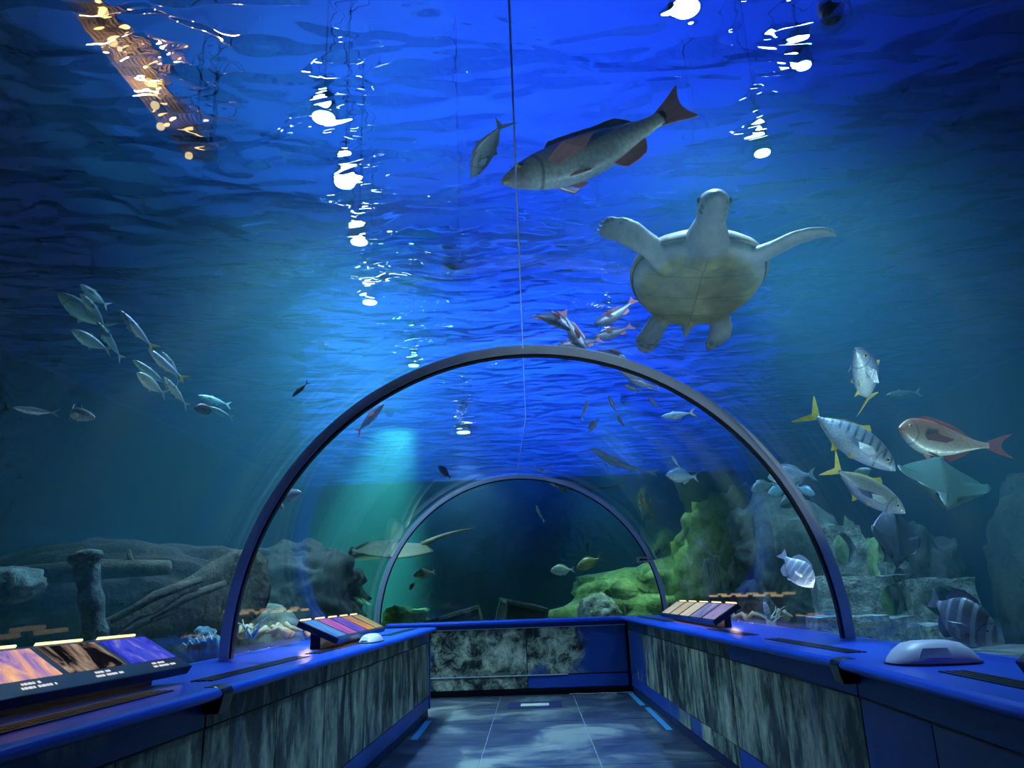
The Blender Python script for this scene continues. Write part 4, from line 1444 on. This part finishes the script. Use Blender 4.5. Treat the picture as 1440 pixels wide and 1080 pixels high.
# --- red finned school in the middle
for lb, h, t, d, b, u in (
        ('slate fish with red tail leading the red finned school', (802, 464), (748, 426), 6.4, 0.3, (0.3, 0.5, 0.7)),
        ('slate fish crossing above the rib crown', (824, 492), (788, 448), 6.6, -0.2, (0.3, 0.5, 0.7)),
        ('pale bellied fish with red fins beside the leading one', (836, 456), (892, 434), 6.8, 0.2, (0.1, 0.6, 0.7)),
        ('silver fish with a red fin skimming the rib crown', (782, 488), (846, 478), 7.0, 0.0, (0.1, 0.6, 0.7)),
        ('purple shaded fish in the thick of the red finned school', (836, 474), (888, 464), 7.4, 0.1, (0.1, 0.6, 0.7)),
        ('purple shaded fish overlapping the rib crown', (880, 504), (838, 488), 7.6, 0.1, (0.1, 0.6, 0.7))):
    fish(lb, 'snapper', 'redfin', h, t, d, 0.2, b, up=u, group='red finned school')
for lb, h, t, d in (
        ('bright slate fish with a red tail under the rib, upper one', (872, 522), (902, 536), 8.0),
        ('bright slate fish with a red tail under the rib, middle one', (884, 534), (924, 548), 8.2),
        ('bright slate fish with a red tail under the rib, lower one', (878, 542), (900, 552), 8.5),
        ('small rosy fish at the end of the red finned school', (912, 558), (924, 574), 8.6),
        ('rosy fish seen nose-on below the red finned school', (868, 584), (876, 600), 9.4),
        ('faint rosy fish between the red finned school and the rib', (856, 556), (864, 580), 9.0)):
    fish(lb, 'snapper', 'redfin', h, t, d, 0.2, 0.1, True, up=(0.1, 0.6, 0.7), group='red finned school')
fish('light blue fish under the rib beside the red finned school', 'slim', 'blue_back', (930, 586), (970, 582), 8.4, 0.2, 0.2)
fish('small blue fish close under the rib, by the blue reflection', 'slim', 'blue_back', (944, 640), (956, 658), 9.6, 0.1, 0.0, True)
fish('grey blue fish swimming away from the blue reflection', 'bream', 'blue_back', (936, 668), (978, 672), 9.8, 0.2, 0.1, True)
fish('pale fish hanging steeply under the water in the far tunnel', 'slim', 'pale', (828, 562), (816, 590), 9.2, 0.1, 0.1, True)
fish('grey fish seen from below in the far tunnel', 'bream', 'grey', (828, 606), (840, 590), 9.6, 0.1, 0.1, True)

# --- far tunnel and end window
fish('long pale green shark-like fish over the far tunnel', 'long', 'pale', (832, 630), (900, 676), 11.2, 0.6, 0.3, up=(0.3, 0.5, 0.8))
fish('long dusky green shark-like fish above the end rib', 'long', 'green', (768, 672), (846, 704), 13.0, 0.5, 0.5, up=(0.3, 0.5, 0.8))
fish('white fish just under the end rib', 'slim', 'pale', (770, 676), (786, 686), 13.4, 0.1, 0.0, True)
fish('thin pale fish by the crown of the end rib', 'slim', 'pale', (762, 664), (752, 655), 12.9, 0.2, 0.0, True)
fish('yellowish long bodied fish hanging beside the end rib', 'slim', 'olive', (898, 690), (912, 728), 11.6, 0.2, 0.2)
fish('small white fish beside the yellowish hanging one', 'bream', 'grey', (896, 706), (910, 712), 12.9, 0.1, 0.0, True)
fish('thin white fish rising in the middle of the end window', 'slim', 'pale', (754, 710), (762, 734), 14.5, 0.1, 0.2, True)
fish('pale green fish in the dark of the end window', 'bream', 'pale', (774, 803), (806, 801), 14.0, 0.2, 0.1)
fish('olive fish next to the pale green one in the end window', 'bream', 'olive', (811, 800), (844, 784), 14.2, 0.2, 0.1)
fish('olive green fish below the stingray in the end window', 'bream', 'olive', (581, 810), (612, 804), 14.0, 0.2, 0.0)
fish('tiny olive fish below the stingray, nose down', 'bream', 'olive', (576, 830), (584, 818), 14.2, 0.1, 0.0, True)
fish('yellow green fish resting against the mossy shoulder', 'slim', 'pale', (972, 752), (1002, 786), 12.8, 0.2, 0.2)
fish('small green fish lower on the mossy shoulder', 'slim', 'pale', (962, 780), (970, 794), 12.9, 0.2, 0.0, True)
fish('slim pale fish standing upright by the mossy slope', 'slim', 'teal', (876, 846), (880, 864), 13.4, 0.1, 0.0, True)


# ------------------------------------------------------------------ sea turtle
def remeshed(mb, voxel, name, m, smooth_it=6):
    """fuse overlapping closed shapes into one continuous skin"""
    me = mb.mesh(name + '_raw', None)
    o = bpy.data.objects.new(name + '_raw', me)
    COL.objects.link(o)
    r = o.modifiers.new('fuse', 'REMESH')
    r.mode = 'VOXEL'
    r.voxel_size = voxel
    s = o.modifiers.new('soft', 'SMOOTH')
    s.factor = 0.5
    s.iterations = smooth_it
    bpy.context.view_layer.update()
    dg = bpy.context.evaluated_depsgraph_get()
    res = bpy.data.meshes.new_from_object(o.evaluated_get(dg))
    res.name = name
    bpy.data.objects.remove(o)
    res.materials.clear()
    res.materials.append(m)
    res.polygons.foreach_set('use_smooth', [True] * len(res.polygons))
    return res


def turtle_mat():
    t = NT('turtle_skin')
    tc = t.nt.nodes.new('ShaderNodeTexCoord')
    sp = t.nt.nodes.new('ShaderNodeSeparateXYZ')
    t.l(tc.outputs['Object'], sp.inputs[0])
    vo = t.nt.nodes.new('ShaderNodeTexVoronoi')
    vo.inputs['Scale'].default_value = 20
    t.l(tc.outputs['Object'], vo.inputs['Vector'])
    nz = t.noise(tc.outputs['Object'], 4, 5, 0.6)
    # plastron yellow ochre, limbs and throat pale grey, upper side with dark scales
    r = t.math('SQRT', t.math('ADD', t.math('POWER', t.math('DIVIDE', sp.outputs[0], 0.66), 2), t.math('POWER', t.math('DIVIDE', sp.outputs[1], 0.58), 2)))
    shell = t.ramp(r, [(0.86, (1, 1, 1)), (1.04, (0, 0, 0))])
    ochre = t.ramp(nz, [(0.35, (0.2, 0.18, 0.07)), (0.6, (0.33, 0.3, 0.12)), (0.75, (0.48, 0.44, 0.2))])
    grey = t.ramp(nz, [(0.35, (0.19, 0.22, 0.23)), (0.65, (0.34, 0.37, 0.35))])
    # faint seams between the belly plates
    sx = t.math('ABSOLUTE', t.math('SINE', t.math('MULTIPLY', t.math('ADD', sp.outputs[0], t.math('MULTIPLY', nz, 0.08)), 9.5)))
    sy = t.math('MULTIPLY', t.math('ABSOLUTE', t.math('ADD', sp.outputs[1], t.math('MULTIPLY', t.math('SUBTRACT', nz, 0.5), 0.03))), 12.0)
    seam = t.ramp(t.math('MINIMUM', sx, sy), [(0.03, (0.55, 0.55, 0.55)), (0.12, (0, 0, 0))])
    ochre = t.mix(seam, ochre, (0.1, 0.09, 0.04))
    col = t.mix(shell, grey, ochre)
    # dark scales on the upper side, the head's cheeks and the flipper ends
    up = t.ramp(t.math('ADD', sp.outputs[2], t.math('MULTIPLY', t.math('SUBTRACT', nz, 0.5), 0.05)), [(0.52, (0, 0, 0)), (0.56, (1, 1, 1))])
    hx = t.ramp(sp.outputs[0], [(0.985, (0, 0, 0)), (1.0, (1, 1, 1))])
    fx = t.ramp(t.math('MULTIPLY', sp.outputs[0], -1.0), [(0.78, (0, 0, 0)), (0.86, (1, 1, 1))])
    zz = t.ramp(t.math('ADD', sp.outputs[2], 0.5), [(0.56, (0, 0, 0)), (0.6, (1, 1, 1))])
    scale_dark = t.ramp(vo.outputs['Distance'], [(0.42, (1, 1, 1)), (0.52, (0, 0, 0))])
    cheek = t.math('MULTIPLY', hx, t.ramp(t.math('ABSOLUTE', sp.outputs[1]), [(0.07, (0, 0, 0)), (0.1, (0.85, 0.85, 0.85))]))
    msk = t.math('MULTIPLY', scale_dark, t.math('MAXIMUM', t.math('MAXIMUM', t.math('MULTIPLY', fx, 0.55), t.math('MULTIPLY', zz, 0.5)), cheek))
    col = t.mix(msk, col, (0.05, 0.05, 0.045))
    return t.principled(col, 0.55, 0, vo.outputs['Distance'], 0.25, 0.015)


tm = turtle_mat()
tb = MB()
# shell with a flat plastron
rings = []
for i in range(21):
    s = i / 20
    x = 0.66 * math.cos(PI * s)
    w = 0.57 * math.sqrt(max(0.0, 1 - (x / 0.66) ** 2)) ** 0.85 * (1.0 + 0.22 * x)
    w = max(w, 0.02)
    ring = []
    for k in range(28):
        a = 2 * PI * k / 28
        y = w * math.copysign(abs(math.cos(a)) ** 0.8, math.cos(a))
        zt = 0.27 * math.sqrt(max(0, 1 - (x / 0.68) ** 2)) + 0.015
        zb = 0.13 * math.sqrt(max(0, 1 - (x / 0.68) ** 2)) ** 0.6 + 0.015
        z = (zt if math.sin(a) > 0 else zb * 0.9) * math.copysign(abs(math.sin(a)) ** (1.0 if math.sin(a) > 0 else 0.7), math.sin(a))
        ring.append((x, y, z))
    rings.append(ring)
tb.rings(rings)


def limb(pts, chord, thick, flat_axis):
    """flattened limb: centre line, half chord, half thickness; flat_axis = direction of the chord"""
    rg = []
    for p, c, t_, ax_ in zip(pts, chord, thick, flat_axis):
        p = Vector(p)
        A = Vector(ax_).normalized()
        i = pts.index(tuple(p)) if tuple(p) in pts else 0
        q0, q1 = Vector(pts[max(i - 1, 0)]), Vector(pts[min(i + 1, len(pts) - 1)])
        T = (q1 - q0).normalized()
        A = (A - T * A.dot(T)).normalized()
        Bn = T.cross(A)
        rg.append([p + A * c * math.cos(2 * PI * k / 16) + Bn * t_ * math.sin(2 * PI * k / 16) for k in range(16)])
    tb.rings(rg)


# neck and head, lifted
nk = [(0.45, 0, 0.0), (0.6, 0, 0.01), (0.74, 0, 0.03), (0.86, 0, 0.055), (0.98, 0.0, 0.075), (1.07, 0, 0.075), (1.15, 0, 0.06), (1.2, 0, 0.045)]
nr = [0.21, 0.2, 0.16, 0.118, 0.132, 0.128, 0.085, 0.035]
tb.rings([[(x, r * math.cos(2 * PI * k / 18), z + r * 0.88 * math.sin(2 * PI * k / 18)) for k in range(18)] for (x, y, z), r in zip(nk, nr)])
# front flippers
tb_sets = []
for sg_, pts in ((1, [(0.36, 0.3, 0.0), (0.44, 0.44, -0.01), (0.54, 0.57, 0.0), (0.63, 0.71, 0.03), (0.66, 0.85, 0.06), (0.64, 0.97, 0.09), (0.59, 1.07, 0.1)]),
                 (-1, [(0.36, -0.28, 0.0), (0.48, -0.38, -0.02), (0.61, -0.48, -0.01), (0.71, -0.6, 0.02), (0.76, -0.73, 0.05), (0.75, -0.86, 0.08), (0.69, -0.97, 0.1)])):
    limb(pts, [0.15, 0.13, 0.115, 0.125, 0.12, 0.095, 0.045], [0.085, 0.07, 0.055, 0.042, 0.034, 0.03, 0.026], [(0.45, 0.1, 0.9) if sg_ < 0 else (1, -0.3, -0.25)] * 7)
# rear flippers
for sg_, pts in ((1, [(-0.4, 0.22, -0.02), (-0.56, 0.3, -0.05), (-0.7, 0.33, -0.09), (-0.84, 0.32, -0.13), (-0.96, 0.28, -0.16)]),
                 (-1, [(-0.4, -0.2, -0.02), (-0.58, -0.27, -0.05), (-0.74, -0.33, -0.09), (-0.9, -0.38, -0.13), (-1.04, -0.4, -0.16)])):
    limb(pts, [0.11, 0.11, 0.12, 0.14, 0.07], [0.07, 0.06, 0.045, 0.032, 0.02], [(0.2 * sg_, 1, 0)] * 5)
tb.rings([[(x, r * math.cos(2 * PI * k / 10), z + r * math.sin(2 * PI * k / 10)) for k in range(10)] for x, z, r in ((-0.55, -0.04, 0.08), (-0.7, -0.07, 0.05), (-0.84, -0.1, 0.015))])
tmesh = remeshed(tb, 0.016, 'turtle_body', tm, 8)
tu = thing('sea_turtle', 'large sea turtle swimming overhead with spread flippers and ochre belly', 'turtle')
place_mesh('body', tmesh, tu)
# carapace of separate scutes riding on the back
car = MB()
rg = []
for i in range(15):
    s = i / 14
    x = 0.68 * math.cos(PI * s)
    w = max(0.6 * math.sqrt(max(0.0, 1 - (x / 0.69) ** 2)) ** 0.85 * (1 + 0.22 * x), 0.01)
    rg.append([(x, w * math.cos(PI * k / 16), 0.02 + 0.29 * math.sqrt(max(0, 1 - (x / 0.7) ** 2)) * math.sin(PI * k / 16)) for k in range(17)] +
              [(x, w * 0.97 * math.cos(PI * k / 16), 0.0 + 0.265 * math.sqrt(max(0, 1 - (x / 0.7) ** 2)) * math.sin(PI * k / 16)) for k in range(16, -1, -1)])
tcm = NT('carapace')
vo = tcm.nt.nodes.new('ShaderNodeTexVoronoi')
vo.inputs['Scale'].default_value = 4.5
tcm.l(tcm.coords(), vo.inputs['Vector'])
cm = tcm.principled(tcm.ramp(vo.outputs['Distance'], [(0.2, (0.1, 0.09, 0.06)), (0.7, (0.3, 0.26, 0.17))]), 0.5, 0, vo.outputs['Distance'], 0.4, 0.03)
car.rings(rg).build('carapace', cm, tu, True)
for sg_ in (-1, 1):
    bm = bmesh.new()
    bmesh.ops.create_uvsphere(bm, u_segments=12, v_segments=8, radius=0.03)
    me = bpy.data.meshes.new('eye')
    bm.to_mesh(me)
    bm.free()
    me.materials.append(EYE_B)
    e = place_mesh('eye', me, tu)
    e.location = (1.06, sg_ * 0.108, 0.09)
TURTLE_C = at(979, 399, 6.15)
hd = Vector((-0.053, -1.0, 0.167)).normalized()
dn = Vector((0.08, 0.167, 1.0))
Y_ = dn.cross(hd).normalized()
Z_ = hd.cross(Y_)
sc_ = 0.98
tu.matrix_world = Matrix(((hd.x * sc_, Y_.x * sc_, Z_.x * sc_, TURTLE_C.x), (hd.y * sc_, Y_.y * sc_, Z_.y * sc_, TURTLE_C.y), (hd.z * sc_, Y_.z * sc_, Z_.z * sc_, TURTLE_C.z), (0, 0, 0, 1)))


# ------------------------------------------------------------------ rays
def stingray(label, head, tailroot, tail_tip, d, dd, up, span, look, wave=0.12):
    """diamond shaped ray: body disc with two wings in one skin, whip tail, eyes"""
    t = bpy.data.objects.new('stingray', None)
    COL.objects.link(t)
    H, T = at(head[0], head[1], d), at(tailroot[0], tailroot[1], d + dd)
    orient(t, H, T, up)
    tag(t, label, 'ray')
    rows = []
    n, m = 22, 24
    for i in range(n + 1):
        s = i / n
        x = 0.5 - s
        # half span along the body
        w = span * (math.sin(PI * min(1, s ** 0.72)) ** 0.9) + 0.02
        up_, lo = [], []
        for k in range(m + 1):
            q = -1 + 2 * k / m
            y = q * w
            th = 0.085 * (1 - abs(q)) ** 1.2 * math.sin(PI * min(1, 0.08 + s * 0.9)) + 0.006
            z = wave * q * q * math.sin(2.0 + s * 2.2) * span * 2
            xs = x - 0.18 * abs(q) ** 1.5 * (1 if s < 0.5 else 0.4)
            up_.append((xs, y, z + th))
            lo.append((xs, y, z - th * 0.7))
        rows.append(up_ + lo[::-1])
    skin, finm = FM[look]
    MB().rings(rows).build('body', skin, t, True)
    Mi = t.matrix_world.inverted()
    tt = Mi @ at(tail_tip[0], tail_tip[1], d + dd * 2.2)
    a0_ = Vector((-0.44, 0, 0.01))
    pts = [a0_.lerp(tt, k / 8) + Vector((0, 0, 0.03 * math.sin(k / 8 * PI))) for k in range(9)]
    MB().tube(pts, [0.035 * (1 - k / 8.6) for k in range(9)], 8).build('whip_tail', finm, t, True)
    for sg_ in (-1, 1):
        bm = bmesh.new()
        bmesh.ops.create_uvsphere(bm, u_segments=10, v_segments=8, radius=0.03)
        me = bpy.data.meshes.new('eye')
        bm.to_mesh(me)
        bm.free()
        me.materials.append(EYE_B)
        e = place_mesh('eye', me, t)
        e.location = (0.36, sg_ * 0.12, 0.07)
    return t


stingray('greenish stingray gliding with raised wing tip over the ruins', (1332, 718), (1320, 642), (1346, 628), 6.6, 0.5, (0.0, -0.8, 0.5), 0.46, 'ray_green')
stingray('pale stingray with a long whip tail behind the end rib', (478, 786), (600, 766), (672, 742), 13.4, 0.2, (0.0, -0.25, 1), 0.5, 'olive', 0.1)
stingray('dark ray with pale bands hanging nose down behind the ruins', (1262, 800), (1256, 716), (1244, 690), 7.8, 0.2, (0.1, -1, 0.2), 0.36, 'dark', 0.1)

# ------------------------------------------------------------------ lamp bodies
for t, r, col, gs in PENDING_LAMPS:
    z = t.location.z
    MB().rings([[(q * math.cos(2 * PI * i / 20), q * math.sin(2 * PI * i / 20), h) for i in range(20)] for q, h in ((r * 1.25, 0.0), (r * 1.3, 0.05), (r * 0.9, 0.28), (r * 0.35, 0.36))]).build('housing', MAT['housing'], t, True)
    MB().rings([[(q * math.cos(2 * PI * i / 20), q * math.sin(2 * PI * i / 20), h) for i in range(20)] for q, h in ((r * 0.98, -0.012), (r, 0.0))]).build('lens', glow('lamp_lens', col, gs), t)
    MB().tube([(0, 0, 0.36), (0, 0, 10.0 - z)], 0.012, 6).build('suspension_rod', MAT['housing'], t)
for t, d in PENDING_UPLIGHTS:
    MB().tube([tuple(d * -0.16), tuple(d * -0.14), tuple(d * -0.02)], [0.03, 0.055, 0.06], 14).build('housing', MAT['housing'], t, True)
    MB().tube([tuple(d * -0.03), tuple(d * -0.025)], [0.05, 0.05], 14).build('lens', glow('uplight_lens', (0.7, 0.95, 1.0), 6.0), t)
    MB().tube([tuple(d * -0.1), (0, 0, -0.25)], 0.02, 8).build('stake', MAT['housing'], t)
for (t, far, x, y), lb in zip(PENDING_WASH, ('upturned blue fill lamp added over the water next to the long row of white lamps', 'upturned blue fill lamp added over the water beside the turtle lamps',
                                            'upturned blue fill lamp added over the water past the large snapper', 'upturned blue fill lamp added over the water past the turtle',
                                            'upturned blue fill lamp added over the water above the end window', 'blue fill lamp added to face the back wall on the green lamp side',
                                            'blue fill lamp added to face the back wall on the mossy slope side', 'upturned teal fill lamp added over the water by the green spot lamp',
                                            'teal fill lamp added to face the back wall behind the green spot lamp')):
    t['label'] = lb
    d = Vector((0, 6, 2.2)).normalized() if far else Vector((0, 0, 1))
    MB().tube([tuple(d * -0.22), tuple(d * -0.18), tuple(d * -0.03)], [0.05, 0.09, 0.11], 14).build('housing', MAT['housing'], t, True)  # body given to the added fill light
    MB().tube([tuple(d * -0.04), tuple(d * -0.03)], [0.09, 0.09], 14).build('lens', glow('wash_lens', BLUE if x > -3 else (0.2, 0.8, 0.75), 4.0), t)
    MB().tube([(0.11, 0, -0.1), (0.16, 0, -0.1), (0.16, 0, 4.0)], 0.01, 6).build('bracket_rod', MAT['housing'], t)
